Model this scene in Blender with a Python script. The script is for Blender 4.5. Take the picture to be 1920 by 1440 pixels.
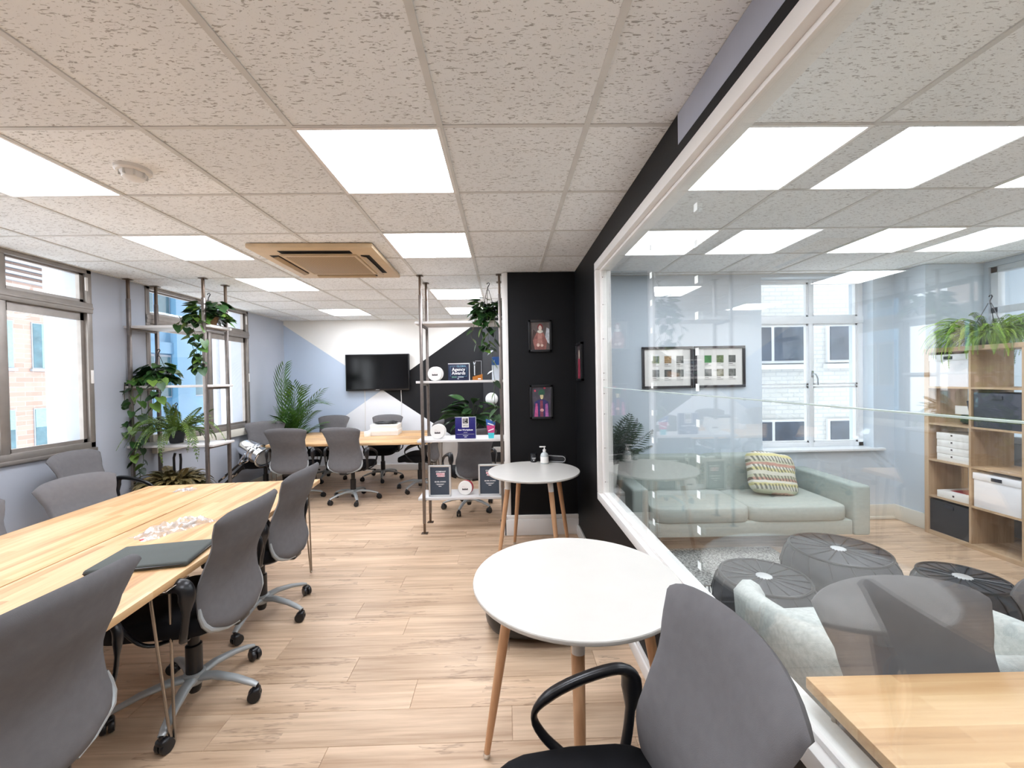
import bpy, bmesh, math, random
from mathutils import Vector, Matrix
R = math.radians
PI = math.pi
SC = bpy.context.scene
COL = SC.collection
for o in list(bpy.data.objects): bpy.data.objects.remove(o)

# ---------------------------------------------------------------- camera, sky, exposure
CAMZ = 1.52
CEIL = 2.55
cd = bpy.data.cameras.new('camera'); cam = bpy.data.objects.new('camera', cd); COL.objects.link(cam)
cd.sensor_fit = 'HORIZONTAL'; cd.sensor_width = 36.0; cd.lens = 36.0 * 771.14 / 1920.0
cd.clip_start = 0.02; cd.clip_end = 200
pt, yw, rl = -0.01284, 0.01841, 0.01695
fwd = Vector((math.sin(yw) * math.cos(pt), math.cos(yw) * math.cos(pt), math.sin(pt)))
rgt = Vector((math.cos(yw), -math.sin(yw), 0)); dwn = -rgt.cross(fwd)
r2 = rgt * math.cos(rl) + dwn * math.sin(rl); d2 = -rgt * math.sin(rl) + dwn * math.cos(rl)
cam.matrix_world = Matrix(((r2.x, -d2.x, -fwd.x, 0), (r2.y, -d2.y, -fwd.y, 0), (r2.z, -d2.z, -fwd.z, CAMZ), (0, 0, 0, 1)))
SC.camera = cam

w = bpy.data.worlds.new('sky'); SC.world = w; w.use_nodes = True
bg = w.node_tree.nodes['Background']
bg.inputs['Color'].default_value = (0.88, 0.94, 1.0, 1); bg.inputs['Strength'].default_value = 1.45

SC.view_settings.view_transform = 'Standard'; SC.view_settings.look = 'None'
SC.view_settings.gamma = 1.0; SC.view_settings.use_curve_mapping = False
SC.view_settings.exposure = 1.62
SC.cycles.diffuse_bounces = 7
LAMP = 7.5          # strength of the ceiling light panels

# ---------------------------------------------------------------- materials
MATS = {}
def srgb(c):
    if isinstance(c, str):
        c = c.lstrip('#'); c = [int(c[i:i + 2], 16) / 255 for i in (0, 2, 4)]
    return [(x / 12.92 if x <= 0.04045 else ((x + 0.055) / 1.055) ** 2.4) for x in c]

class NT:
    def __init__(s, name):
        s.m = bpy.data.materials.new(name); s.m.use_nodes = True
        s.t = s.m.node_tree; s.n = s.t.nodes; s.b = s.n['Principled BSDF']
    def new(s, ty, **kw):
        n = s.n.new(ty)
        for k, v in kw.items():
            if k in n.inputs: n.inputs[k].default_value = v
            else: setattr(n, k, v)
        return n
    def link(s, a, b): s.t.links.new(a, b)
    def math(s, op, a, b=None, c=None):
        n = s.n.new('ShaderNodeMath'); n.operation = op
        for i, x in enumerate((a, b, c)):
            if x is None: continue
            if hasattr(x, 'is_linked'): s.link(x, n.inputs[i])
            else: n.inputs[i].default_value = x
        return n.outputs[0]
    def mix(s, f, a, b, blend='MIX'):
        n = s.n.new('ShaderNodeMix'); n.data_type = 'RGBA'; n.blend_type = blend
        for i, x in ((0, f), (6, a), (7, b)):
            if hasattr(x, 'is_linked'): s.link(x, n.inputs[i])
            elif i == 0: n.inputs[0].default_value = x
            else: n.inputs[i].default_value = (*x[:3], 1)
        return n.outputs[2]
    def ramp(s, fac, stops):
        n = s.n.new('ShaderNodeValToRGB'); s.link(fac, n.inputs[0])
        e = n.color_ramp.elements
        while len(e) < len(stops): e.new(0.5)
        for i, (p, c) in enumerate(stops):
            e[i].position = p; e[i].color = (*c, 1) if not isinstance(c, float) else (c, c, c, 1)
        return n.outputs[0]
    def coord(s, which='Object', scale=(1, 1, 1), rot=(0, 0, 0)):
        tc = s.n.new('ShaderNodeTexCoord'); mp = s.n.new('ShaderNodeMapping')
        mp.inputs['Scale'].default_value = scale; mp.inputs['Rotation'].default_value = rot
        s.link(tc.outputs[which], mp.inputs[0]); return mp.outputs[0]
    def noise(s, vec, scale, detail=4, rough=0.5, out=0):
        n = s.n.new('ShaderNodeTexNoise'); n.inputs['Scale'].default_value = scale
        n.inputs['Detail'].default_value = detail; n.inputs['Roughness'].default_value = rough
        if vec is not None: s.link(vec, n.inputs['Vector'])
        return n.outputs[out]
    def bump(s, h, strength=0.2, dist=0.01):
        n = s.n.new('ShaderNodeBump'); n.inputs['Strength'].default_value = strength
        n.inputs['Distance'].default_value = dist; s.link(h, n.inputs['Height'])
        s.link(n.outputs[0], s.b.inputs['Normal'])

def mat(name, col, rough=0.5, metal=0.0, var=0.06, vscale=8.0, bump=0.0, bscale=200.0, spec=0.5, rand=0.0, coat=0.0, sheen=0.0, trans=0.0, subs=0.0):
    if name in MATS: return MATS[name]
    c = srgb(col); t = NT(name)
    v = t.coord('Object'); nz = t.noise(v, vscale, 3)
    lo = [x * (1 - var) for x in c]; hi = [min(1, x * (1 + var)) for x in c]
    out = t.ramp(nz, [(0.3, lo), (0.7, hi)])
    if rand:
        oi = t.new('ShaderNodeObjectInfo')
        hs = t.new('ShaderNodeHueSaturation'); t.link(out, hs.inputs['Color'])
        t.link(t.math('MULTIPLY_ADD', oi.outputs['Random'], rand * 2, 1 - rand), hs.inputs['Value']); out = hs.outputs[0]
    t.link(out, t.b.inputs['Base Color'])
    t.b.inputs['Roughness'].default_value = rough; t.b.inputs['Metallic'].default_value = metal
    t.b.inputs['Specular IOR Level'].default_value = spec
    t.b.inputs['Coat Weight'].default_value = coat
    t.b.inputs['Sheen Weight'].default_value = sheen
    t.b.inputs['Transmission Weight'].default_value = trans
    if bump: t.bump(t.noise(v, bscale, 2), bump, 0.004)
    MATS[name] = t.m; return t.m

def leafmat(name, c1, c2, rough=0.42, rand=0.25):
    t = NT(name); oi = t.new('ShaderNodeObjectInfo')
    nz = t.noise(t.coord('Object'), 14, 2)
    f = t.math('ADD', t.math('MULTIPLY', nz, 0.7), t.math('MULTIPLY', oi.outputs['Random'], 0.45))
    t.link(t.ramp(f, [(0.3, srgb(c1)), (0.85, srgb(c2))]), t.b.inputs['Base Color'])
    t.b.inputs['Roughness'].default_value = rough
    MATS[name] = t.m; return t.m

def emis(name, col, s):
    t = NT(name); e = t.new('ShaderNodeEmission'); nz = t.noise(t.coord('Object'), 2, 1)
    c = srgb(col); t.link(t.ramp(nz, [(0, [x * .97 for x in c]), (1, c)]), e.inputs[0]); e.inputs[1].default_value = s
    t.link(e.outputs[0], t.n['Material Output'].inputs[0]); MATS[name] = t.m; return t.m

def glassmat(name, f0=0.043, tint=(1, 1, 1), haze=0.0):
    """thin clear sheet: transparent, with Schlick reflection at each face"""
    t = NT(name); tr = t.new('ShaderNodeBsdfTransparent'); gl = t.new('ShaderNodeBsdfGlossy'); lw = t.new('ShaderNodeLayerWeight')
    lw.inputs['Blend'].default_value = 0.5
    tr.inputs[0].default_value = (*tint, 1); gl.inputs['Roughness'].default_value = 0.0
    fac = t.math('MULTIPLY_ADD', t.math('POWER', lw.outputs['Facing'], 5.0), 1 - f0, f0)
    mx = t.new('ShaderNodeMixShader'); t.link(fac, mx.inputs[0]); t.link(tr.outputs[0], mx.inputs[1]); t.link(gl.outputs[0], mx.inputs[2])
    last = mx
    if haze:
        df = t.new('ShaderNodeBsdfDiffuse'); df.inputs[0].default_value = (0.9, 0.93, 0.92, 1)
        v = t.coord('Object', (1, 1, 1)); nz = t.noise(v, 3.0, 6, 0.7)
        n2 = t.noise(t.coord('Object', (60, 2.0, 2.5), (0.5, 0, 0)), 3, 3)
        f = t.math('MULTIPLY', t.math('POWER', nz, 3.0), haze * 4)
        f2 = t.math('MULTIPLY', t.math('GREATER_THAN', n2, 0.76), haze)
        m2 = t.new('ShaderNodeMixShader'); t.link(t.math('ADD', f, f2), m2.inputs[0]); t.link(mx.outputs[0], m2.inputs[1]); t.link(df.outputs[0], m2.inputs[2]); last = m2
    t.link(last.outputs[0], t.n['Material Output'].inputs[0]); MATS[name] = t.m; return t.m

def woodmat(name, c_lo, c_hi, axis=0, scale=1.0, rough=0.45, crack=0.0, crackcol='#6b4b32', rand=0.1, which='Object', coat=0.0):
    """grain running along the given local axis"""
    t = NT(name); oi = t.new('ShaderNodeObjectInfo')
    s = [18 * scale] * 3; s[axis] = 1.1 * scale
    tc = t.new('ShaderNodeTexCoord'); add = t.new('ShaderNodeVectorMath'); add.operation = 'ADD'
    t.link(tc.outputs[which], add.inputs[0])
    cmb = t.new('ShaderNodeCombineXYZ')
    for i in range(3): t.link(t.math('MULTIPLY', oi.outputs['Random'], 37.0 + 11 * i), cmb.inputs[i])
    t.link(cmb.outputs[0], add.inputs[1])
    mp = t.new('ShaderNodeMapping'); mp.inputs['Scale'].default_value = s; t.link(add.outputs[0], mp.inputs[0])
    g1 = t.noise(mp.outputs[0], 1.0, 6, 0.6)
    s2 = [70 * scale] * 3; s2[axis] = 2.5 * scale
    mp2 = t.new('ShaderNodeMapping'); mp2.inputs['Scale'].default_value = s2; t.link(add.outputs[0], mp2.inputs[0])
    g2 = t.noise(mp2.outputs[0], 1.0, 3, 0.5)
    f = t.math('ADD', t.math('MULTIPLY', g1, 0.75), t.math('MULTIPLY', g2, 0.25))
    col = t.ramp(f, [(0.34, srgb(c_lo)), (0.62, srgb(c_hi))])
    if crack:
        s3 = [10 * scale] * 3; s3[axis] = 0.9 * scale
        mp3 = t.new('ShaderNodeMapping'); mp3.inputs['Scale'].default_value = s3; t.link(add.outputs[0], mp3.inputs[0])
        n3 = t.noise(mp3.outputs[0], 1.6, 5, 0.62)
        line = t.math('SUBTRACT', 1.0, t.math('MULTIPLY', t.math('ABSOLUTE', t.math('SUBTRACT', n3, 0.5)), 38.0))
        mask = t.math('GREATER_THAN', t.noise(add.outputs[0], 2.6, 2), 0.54)
        k = t.math('MULTIPLY', t.math('MAXIMUM', line, 0.0), t.math('MULTIPLY', mask, crack))
        col = t.mix(k, col, srgb(crackcol))
    hs = t.new('ShaderNodeHueSaturation'); t.link(col, hs.inputs['Color'])
    t.link(t.math('MULTIPLY_ADD', oi.outputs['Random'], rand * 2, 1 - rand), hs.inputs['Value'])
    t.link(hs.outputs[0], t.b.inputs['Base Color']); t.b.inputs['Roughness'].default_value = rough
    t.b.inputs['Coat Weight'].default_value = coat
    t.bump(g2, 0.05, 0.002); MATS[name] = t.m; return t.m

# ---------------------------------------------------------------- mesh building
class MB:
    def __init__(s): s.v = []; s.f = []
    def add(s, vs, fs):
        o = len(s.v); s.v += [tuple(p) for p in vs]; s.f += [tuple(i + o for i in f) for f in fs]; return s
    def box(s, x0, x1, y0, y1, z0, z1):
        return s.add([(x0, y0, z0), (x1, y0, z0), (x1, y1, z0), (x0, y1, z0), (x0, y0, z1), (x1, y0, z1), (x1, y1, z1), (x0, y1, z1)],
                     [(0, 3, 2, 1), (4, 5, 6, 7), (0, 1, 5, 4), (1, 2, 6, 5), (2, 3, 7, 6), (3, 0, 4, 7)])
    def rbox(s, x0, x1, y0, y1, z0, z1, r=0.01, seg=2):
        bm = bmesh.new(); bmesh.ops.create_cube(bm, size=1.0)
        for v in bm.verts: v.co = ((x0 + x1) / 2 + v.co.x * (x1 - x0), (y0 + y1) / 2 + v.co.y * (y1 - y0), (z0 + z1) / 2 + v.co.z * (z1 - z0))
        bmesh.ops.bevel(bm, geom=bm.edges[:], offset=r, segments=seg, profile=0.5, affect='EDGES')
        bm.verts.index_update()
        s.add([v.co[:] for v in bm.verts], [[v.index for v in f.verts] for f in bm.faces]); bm.free(); return s
    def tube(s, pts, r, seg=8, cap=True, closed=False, flat=None):
        pts = [Vector(p) for p in pts]; n = len(pts); rs = r if isinstance(r, (list, tuple)) else [r] * n
        vs = []; fs = []; up = None
        for i, p in enumerate(pts):
            a = pts[(i - 1) % n] if (closed or i > 0) else pts[i]; b = pts[(i + 1) % n] if (closed or i < n - 1) else pts[i]
            t = (b - a).normalized()
            if up is None:
                up = Vector((0, 0, 1)) if abs(t.z) < 0.9 else Vector((1, 0, 0))
            u = (up - t * up.dot(t)).normalized(); up = u; q = t.cross(u)
            fu, fq = flat if flat else (1, 1)
            for k in range(seg):
                an = 2 * PI * k / seg; vs.append(p + u * (math.cos(an) * rs[i] * fu) + q * (math.sin(an) * rs[i] * fq))
        m = n if closed else n - 1
        for i in range(m):
            for k in range(seg):
                a = i * seg + k; b = i * seg + (k + 1) % seg; c = ((i + 1) % n) * seg + (k + 1) % seg; d = ((i + 1) % n) * seg + k
                fs.append((a, b, c, d))
        if cap and not closed:
            fs.append(tuple(reversed(range(seg)))); fs.append(tuple((n - 1) * seg + k for k in range(seg)))
        return s.add(vs, fs)
    def lathe(s, prof, seg=24, c=(0, 0, 0), axis='z', cap=True):
        vs = []; fs = []
        for r, z in prof:
            for k in range(seg):
                an = 2 * PI * k / seg; x, y = r * math.cos(an), r * math.sin(an)
                p = (x, y, z) if axis == 'z' else (z, x, y) if axis == 'x' else (y, z, x)
                vs.append((p[0] + c[0], p[1] + c[1], p[2] + c[2]))
        n = len(prof)
        for i in range(n - 1):
            for k in range(seg):
                fs.append((i * seg + k, i * seg + (k + 1) % seg, (i + 1) * seg + (k + 1) % seg, (i + 1) * seg + k))
        if cap:
            fs.append(tuple(reversed(range(seg)))); fs.append(tuple((n - 1) * seg + k for k in range(seg)))
        return s.add(vs, fs)
    def prism(s, poly, a, b, axis='z'):
        n = len(poly)
        def P(u, v, t): return (u, v, t) if axis == 'z' else (t, u, v) if axis == 'x' else (u, t, v)
        vs = [P(u, v, a) for u, v in poly] + [P(u, v, b) for u, v in poly]
        fs = [tuple(reversed(range(n))), tuple(range(n, 2 * n))] + [(i, (i + 1) % n, n + (i + 1) % n, n + i) for i in range(n)]
        return s.add(vs, fs)
    def superell(s, c, h, e=0.35, nu=24, nv=14, fn=None):
        vs = []; fs = []
        def pw(x): return math.copysign(abs(x) ** e, x)
        for j in range(nv + 1):
            ph = -PI / 2 + PI * j / nv
            for i in range(nu):
                th = 2 * PI * i / nu
                p = [pw(math.cos(ph)) * pw(math.cos(th)), pw(math.cos(ph)) * pw(math.sin(th)), pw(math.sin(ph))]
                q = [c[k] + h[k] * p[k] for k in range(3)]
                if fn: q = fn(p, q)
                vs.append(q)
        for j in range(nv):
            for i in range(nu): fs.append((j * nu + i, j * nu + (i + 1) % nu, (j + 1) * nu + (i + 1) % nu, (j + 1) * nu + i))
        return s.add(vs, fs)
    def grid(s, nu, nv, fn):
        vs = [fn(i / nu, j / nv) for j in range(nv + 1) for i in range(nu + 1)]
        fs = [(j * (nu + 1) + i, j * (nu + 1) + i + 1, (j + 1) * (nu + 1) + i + 1, (j + 1) * (nu + 1) + i) for j in range(nv) for i in range(nu)]
        return s.add(vs, fs)
    def xf(s, m):
        s.v = [tuple(m @ Vector(p)) for p in s.v]; return s
    def mesh(s, name, m, smooth=40):
        me = bpy.data.meshes.new(name); me.from_pydata(s.v, [], s.f); me.update()
        bm = bmesh.new(); bm.from_mesh(me); bmesh.ops.remove_doubles(bm, verts=bm.verts, dist=1e-5); bmesh.ops.recalc_face_normals(bm, faces=bm.faces); bm.to_mesh(me); bm.free()
        if m: me.materials.append(m)
        if smooth:
            me.polygons.foreach_set('use_smooth', [True] * len(me.polygons)); me.set_sharp_from_angle(angle=R(smooth))
        return me
def B(*a): return MB().box(*a)
def RB(*a, **k): return MB().rbox(*a, **k)

def link(name, data, parent=None, loc=(0, 0, 0), rot=(0, 0, 0), scale=None):
    o = bpy.data.objects.new(name, data); COL.objects.link(o); o.location = loc; o.rotation_euler = rot
    if scale: o.scale = scale
    if parent: o.parent = parent
    return o
def obj(name, mb, m, parent=None, loc=(0, 0, 0), rot=(0, 0, 0), smooth=40):
    return link(name, mb.mesh(name, m, smooth), parent, loc, rot)
def tag(o, label=None, cat=None, group=None, kind=None):
    if label: o['label'] = label
    if cat: o['category'] = cat
    if group: o['group'] = group
    if kind: o['kind'] = kind
    return o
def thing(name, label, cat, loc=(0, 0, 0), rz=0, group=None):
    return tag(link(name, None, None, loc, (0, 0, rz)), label, cat, group)
def struct(name, mb, m, parent=None, smooth=0):
    o = obj(name, mb, m, parent, smooth=smooth)
    if not parent: o['kind'] = 'structure'
    return o
def dup(root, loc, rz, label, group=None):
    r = root.copy(); COL.objects.link(r); r.location = loc; r.rotation_euler = (0, 0, rz); r['label'] = label
    if group: r['group'] = group
    for ch in list(root.children):
        c = ch.copy(); COL.objects.link(c); c.parent = r
        for g in list(ch.children):
            d = g.copy(); COL.objects.link(d); d.parent = c
    return r
def text(name, body, size, m, parent, loc, rot, align='CENTER', bold=0.0, sx=1.0):
    cu = bpy.data.curves.new(name, 'FONT'); cu.body = body; cu.size = size; cu.align_x = align; cu.align_y = 'CENTER'; cu.offset = bold; cu.extrude = 0.0003
    cu.resolution_u = 2; cu.fill_mode = 'BOTH'
    tmp = bpy.data.objects.new('tmp', cu); COL.objects.link(tmp)
    me = bpy.data.meshes.new_from_object(tmp.evaluated_get(bpy.context.evaluated_depsgraph_get()))
    bpy.data.objects.remove(tmp); me.materials.clear(); me.materials.append(m)
    return link(name, me, parent, loc, rot, (sx, 1, 1))
# ---------------------------------------------------------------- shared materials
def tilemat():
    t = NT('ceiling_tile'); geo = t.new('ShaderNodeNewGeometry'); oi = t.new('ShaderNodeObjectInfo')
    mp = t.new('ShaderNodeMapping'); mp.inputs['Scale'].default_value = (46, 150, 46); t.link(geo.outputs['Position'], mp.inputs[0])
    n1 = t.new('ShaderNodeTexNoise'); n1.inputs['Scale'].default_value = 1.0; n1.inputs['Detail'].default_value = 2.0; n1.inputs['Distortion'].default_value = 0.6; t.link(mp.outputs[0], n1.inputs['Vector'])
    fis = t.math('MULTIPLY', t.math('SUBTRACT', n1.outputs[0], 0.60), 20.0)
    pin = t.math('MULTIPLY', t.math('SUBTRACT', t.noise(geo.outputs['Position'], 190, 1), 0.69), 10.0)
    k = t.math('MINIMUM', t.math('MAXIMUM', t.math('MAXIMUM', fis, pin), 0.0), 1.0)
    stain = t.noise(geo.outputs['Position'], 1.7, 3)
    base = t.ramp(stain, [(0.3, srgb('#e9ebec')), (0.7, srgb('#f2f4f5'))])
    hs = t.new('ShaderNodeHueSaturation'); t.link(base, hs.inputs['Color']); t.link(t.math('MULTIPLY_ADD', oi.outputs['Random'], 0.10, 0.95), hs.inputs['Value'])
    t.link(t.mix(t.math('MULTIPLY', k, 0.6), hs.outputs[0], srgb('#746d67')), t.b.inputs['Base Color'])
    t.b.inputs['Roughness'].default_value = 0.95; t.b.inputs['Specular IOR Level'].default_value = 0.1
    t.bump(t.math('MULTIPLY', k, -1.0), 0.35, 0.003); return t.m
M_TILE = tilemat()
M_TBAR = mat('grid_bar_paint', '#d3d2cf', 0.55)
M_PLANK = woodmat('laminate_oak', '#ac8e72', '#d8bc9f', 0, 1.0, 0.42, 0.5, '#6b5140', 0.09)
M_SUBFLOOR = woodmat('floor_oak_base', '#ab8e73', '#ccb195', 0, 1.0, 0.5)
M_WALLGREY = mat('wall_paint_blue_grey', '#b0b5bf', 0.8, var=0.03, vscale=2)
M_WALLBLUE = mat('wall_paint_pale_blue', '#ccd6df', 0.75, var=0.02, vscale=2)
M_BLACK = mat('wall_paint_black', '#121214', 0.5, var=0.12, vscale=1.5, bump=0.08, bscale=90, spec=0.22)
M_WHITE = mat('white_gloss_paint', '#e6e3df', 0.4, var=0.02)
M_CREAM = mat('cream_paint', '#ddd9cd', 0.45, var=0.02)
M_ALU = mat('window_aluminium', '#97908a', 0.4, 0.55, var=0.08, vscale=12)
M_WPAINT = mat('window_white_paint', '#e9ecef', 0.4, var=0.02)
M_GLASS = glassmat('window_glass', 0.02)
M_PART_GLASS = glassmat('partition_glass', 0.085, (0.97, 0.985, 0.975), 0.012)
M_SMOKEBLUE = mat('beam_paint_grey_blue', '#a9adbb', 0.7, var=0.03)
M_STEEL = mat('shelf_steel', '#7d7570', 0.35, 0.75, var=0.12, vscale=20)
M_SHELFBOARD = mat('shelf_board_grey', '#cfccca', 0.5, var=0.05, vscale=6)
M_DARKMETAL = mat('dark_bronze_metal', '#6d5d50', 0.4, 0.7)
M_CHAIRGREY = mat('chair_fabric_grey', '#6b696a', 0.92, var=0.05, vscale=30, bump=0.25, bscale=900, spec=0.15)
M_CHAIRBLACK = mat('chair_fabric_black', '#141417', 0.85, var=0.1, vscale=30, bump=0.25, bscale=900, spec=0.2)
M_PLASTIC = mat('black_plastic', '#17171a', 0.32, var=0.05)
M_BASEGREY = mat('chair_base_silver', '#a3a6a6', 0.38, 0.25, var=0.04)
M_CHROME = mat('chrome', '#dfe3e8', 0.08, 1.0, var=0.02)
M_SILVER = mat('brushed_silver', '#dcdcdc', 0.35, 0.6, var=0.05)
M_TABLEWHITE = mat('table_white_laminate', '#cac6bf', 0.32, var=0.015, coat=0.1)
M_BEECH = woodmat('beech_leg', '#b98a63', '#cfa27b', 2, 1.5, 0.45)
M_HAIRPIN = mat('hairpin_steel', '#9b938a', 0.25, 0.95, var=0.1)
M_SCREEN = mat('screen_black', '#050506', 0.12, var=0.02)
M_PAPER = mat('white_paper', '#ece9e4', 0.6, var=0.02)
M_INK = mat('ink_dark', '#3a2a2c', 0.6)
M_INKW = mat('ink_white', '#f2f2f2', 0.5)

def butcher(name, axis=1):
    """glued wood staves along the local axis"""
    t = NT(name)
    rot = (0, 0, R(90)) if axis == 1 else (0, 0, 0)
    v = t.coord('Object', (1, 1, 1), rot)
    br = t.new('ShaderNodeTexBrick'); t.link(v, br.inputs['Vector']); br.offset = 0.37; br.squash = 1.0
    br.inputs['Color1'].default_value = (0.05, 0.05, 0.05, 1); br.inputs['Color2'].default_value = (0.95, 0.95, 0.95, 1); br.inputs['Mortar'].default_value = (0.4, 0.4, 0.4, 1)
    br.inputs['Scale'].default_value = 1.0; br.inputs['Brick Width'].default_value = 0.52; br.inputs['Row Height'].default_value = 0.043; br.inputs['Mortar Size'].default_value = 0.0004; br.inputs['Bias'].default_value = 0.0
    mp = t.new('ShaderNodeMapping'); mp.inputs['Scale'].default_value = (2.2, 38, 38); t.link(v, mp.inputs[0])
    g = t.noise(mp.outputs[0], 1.0, 5, 0.6)
    big = t.noise(v, 2.0, 2)
    f = t.math('ADD', t.math('MULTIPLY', g, 0.55), t.math('ADD', t.math('MULTIPLY', br.outputs['Color'], 0.34), t.math('MULTIPLY', big, 0.25)))
    t.link(t.ramp(f, [(0.28, srgb('#a1784f')), (0.45, srgb('#c49a6b')), (0.75, srgb('#dab78a'))]), t.b.inputs['Base Color'])
    t.b.inputs['Roughness'].default_value = 0.42; t.bump(g, 0.04, 0.002); MATS[name] = t.m; return t.m
M_DESK = butcher('butcher_block_oak')
M_DESKX = butcher('butcher_block_oak_crosswise', 0)

# ---------------------------------------------------------------- floor
fl = struct('floor', B(-3.95, 0.74, -3.2, 7.2, -0.2, -0.004).box(0.74, 5.2, -3.2, 4.5, -0.2, -0.004), M_SUBFLOOR)
random.seed(3)
PW, PL = 0.186, 1.285
plank_me = RB(-PL / 2 + .0008, PL / 2 - .0008, -PW / 2 + .0006, PW / 2 - .0006, -0.012, 0.0, r=0.0012, seg=1).mesh('plank', M_PLANK, 0)
short_me = {}
y = 1.15; row = 0; NPL = 0
while y < 7.0:
    off = (row * 0.47 + random.uniform(-.1, .1)) % PL; x = -3.7 - off
    xmax = 4.95 if y < 4.1 else 0.72
    while x < xmax and x < 4.9:
        if not (y > 4.35 and x > 0.0):
            link('plank', plank_me, fl, (x + PL / 2, y + PW / 2, 0)); NPL += 1
        x += PL
    y += PW; row += 1

# ---------------------------------------------------------------- ceiling: slab, tiles, grid bars
GX0, GY0 = -0.2444, 1.6905
ce = struct('ceiling', B(-3.95, 0.74, -3.2, 7.2, CEIL + 0.05, CEIL + 0.2).box(0.74, 5.2, -3.2, 4.5, CEIL + 0.05, CEIL + 0.2), mat('ceiling_void', '#8d857d', 0.9))
LIGHTS = [(-4, 0), (-4, 2), (-4, 4), (-4, 7), (-1, 0), (-1, 2), (-1, 5), (-1, 7), (2, 0), (2, 2), (5, 0), (5, 2),
          (-4, -3), (-1, -3), (2, -3), (5, -3)]
tile_me = RB(0.004, 0.596, 0.004, 0.596, 0.0, 0.016, r=0.003, seg=1).mesh('tile', M_TILE, 0)
for i in range(-6, 9):
    for j in range(-8, 10):
        if (i, j) in LIGHTS: continue
        x, y = GX0 + .6 * i, GY0 + .6 * j
        if y + .6 < -1.2 and False: continue
        if x > 0.3 and y > 4.2: continue
        if x > 0.05 and y > 4.0 and x < 0.7 and y > 4.3: continue
        link('tile', tile_me, ce, (x, y, CEIL + 0.004))
bar = {}
def gridbar(x0, x1, y0, y1):
    obj('grid_bar', B(x0, x1, y0, y1, CEIL - (0.0012 if y1 - y0 > x1 - x0 else 0.0), CEIL + 0.012), M_TBAR, ce, smooth=0)
for i in range(-5, 9):
    x = GX0 + .6 * i
    gridbar(x - .012, x + .012, -3.0, 4.2 if x > 0.05 else 7.0)
for j in range(-7, 10):
    y = GY0 + .6 * j
    gridbar(-3.7, 0.7, y - .009, y + .009) if y < 4.0 else gridbar(-3.7, 0.03, y - .009, y + .009)
    if y < 4.2: gridbar(0.78, 4.95, y - .009, y + .009)
for a in ((-3.7, -3.675, 1.0, 7.0), (-3.7, 0.03, 6.975, 7.0), (0.78, 4.05, 4.175, 4.2)): gridbar(*a)

M_PANEL = emis('light_panel_diffuser', '#f0f5ff', LAMP)
lp = thing('ceiling_light', '', 'ceiling light')
obj('frame', B(0, .6, 0, .016, 0, .02).box(0, .6, .584, .6, 0, .02).box(0, .016, .016, .584, 0, .02).box(.584, .6, .016, .584, 0, .02), M_WHITE, lp, smooth=0)
obj('diffuser', B(.016, .584, .016, .584, .004, .012), M_PANEL, lp, smooth=0)
LL = {(-4, 0): 'square lit ceiling panel cut by the left picture edge near the smoke detector', (-4, 2): 'square lit ceiling panel left of the tan ceiling air conditioner, second row',
      (-4, 4): 'square lit ceiling panel just behind the tan air conditioner on the window side', (-4, 7): 'small far lit ceiling panel nearest the back wall on the window side',
      (-1, 0): 'largest square lit ceiling panel in the main office, above the walkway', (-1, 2): 'square lit ceiling panel right of the tan ceiling air conditioner',
      (-1, 5): 'lit ceiling panel seen between the posts of the award shelf, nearer one', (-1, 7): 'lit ceiling panel behind hanging vine of award shelf, farther one',
      (2, 0): 'brightest large ceiling panel seen through the glass partition', (2, 2): 'second row ceiling panel seen through glass beside the black wall',
      (5, 0): 'ceiling panel in the lounge room at the right picture edge', (5, 2): 'second row ceiling panel above the lounge room bookcase'}
first = True
for (i, j) in LIGHTS:
    lab = LL.get((i, j)) or 'ceiling light panel behind the camera over the ' + {-4: 'window side', -1: 'walkway', 2: 'lounge side near the glass', 5: 'far lounge side'}[i]
    loc = (GX0 + .6 * i, GY0 + .6 * j, CEIL - 0.003)
    if first: lp.location = loc; lp['label'] = lab; lp['group'] = 'square ceiling light panels'; first = False
    else: dup(lp, loc, 0, lab, 'square ceiling light panels')

# ---------------------------------------------------------------- walls of the main office
XL = -3.70
wl = B(-3.95, XL, -3.0, 1.3, 0, CEIL).box(-3.95, XL, 3.77, 4.33, 0, CEIL).box(-3.95, XL, 6.03, 7.2, 0, CEIL).box(-3.95, XL, 1.3, 3.77, 0, 0.97).box(-3.95, XL, 4.33, 6.03, 0, 0.90)
struct('wall_left', wl, M_WALLGREY)
def mural():
    t = NT('mural_paint'); geo = t.new('ShaderNodeNewGeometry'); sp = t.new('ShaderNodeSeparateXYZ'); t.link(geo.outputs['Position'], sp.inputs[0])
    dx = t.math('SUBTRACT', sp.outputs[0], -2.07); dz = t.math('SUBTRACT', sp.outputs[2], 1.37)
    side = t.math('LESS_THAN', t.math('ABSOLUTE', dz), t.math('MULTIPLY', t.math('ABSOLUTE', dx), 0.685))
    right = t.math('GREATER_THAN', dx, 0.0); up = t.math('GREATER_THAN', dz, 0.0)
    nz = t.noise(geo.outputs['Position'], 3, 3)
    tb = t.mix(up, srgb('#f0f1f3'), srgb('#efede8')); lr = t.mix(right, srgb('#bfcddf'), srgb('#19191b'))
    c = t.mix(side, tb, lr)
    hs = t.new('ShaderNodeHueSaturation'); t.link(c, hs.inputs['Color']); t.link(t.math('MULTIPLY_ADD', nz, .08, .96), hs.inputs['Value'])
    t.link(hs.outputs[0], t.b.inputs['Base Color']); t.b.inputs['Roughness'].default_value = 0.6; t.b.inputs['Specular IOR Level'].default_value = 0.25; return t.m
struct('wall_back', B(-3.95, 0.3, 7.0, 7.2, 0, CEIL), mural())
struct('wall_behind_camera', B(-3.95, 5.2, -3.2, -3.0, 0, CEIL), M_WHITE)
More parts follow.
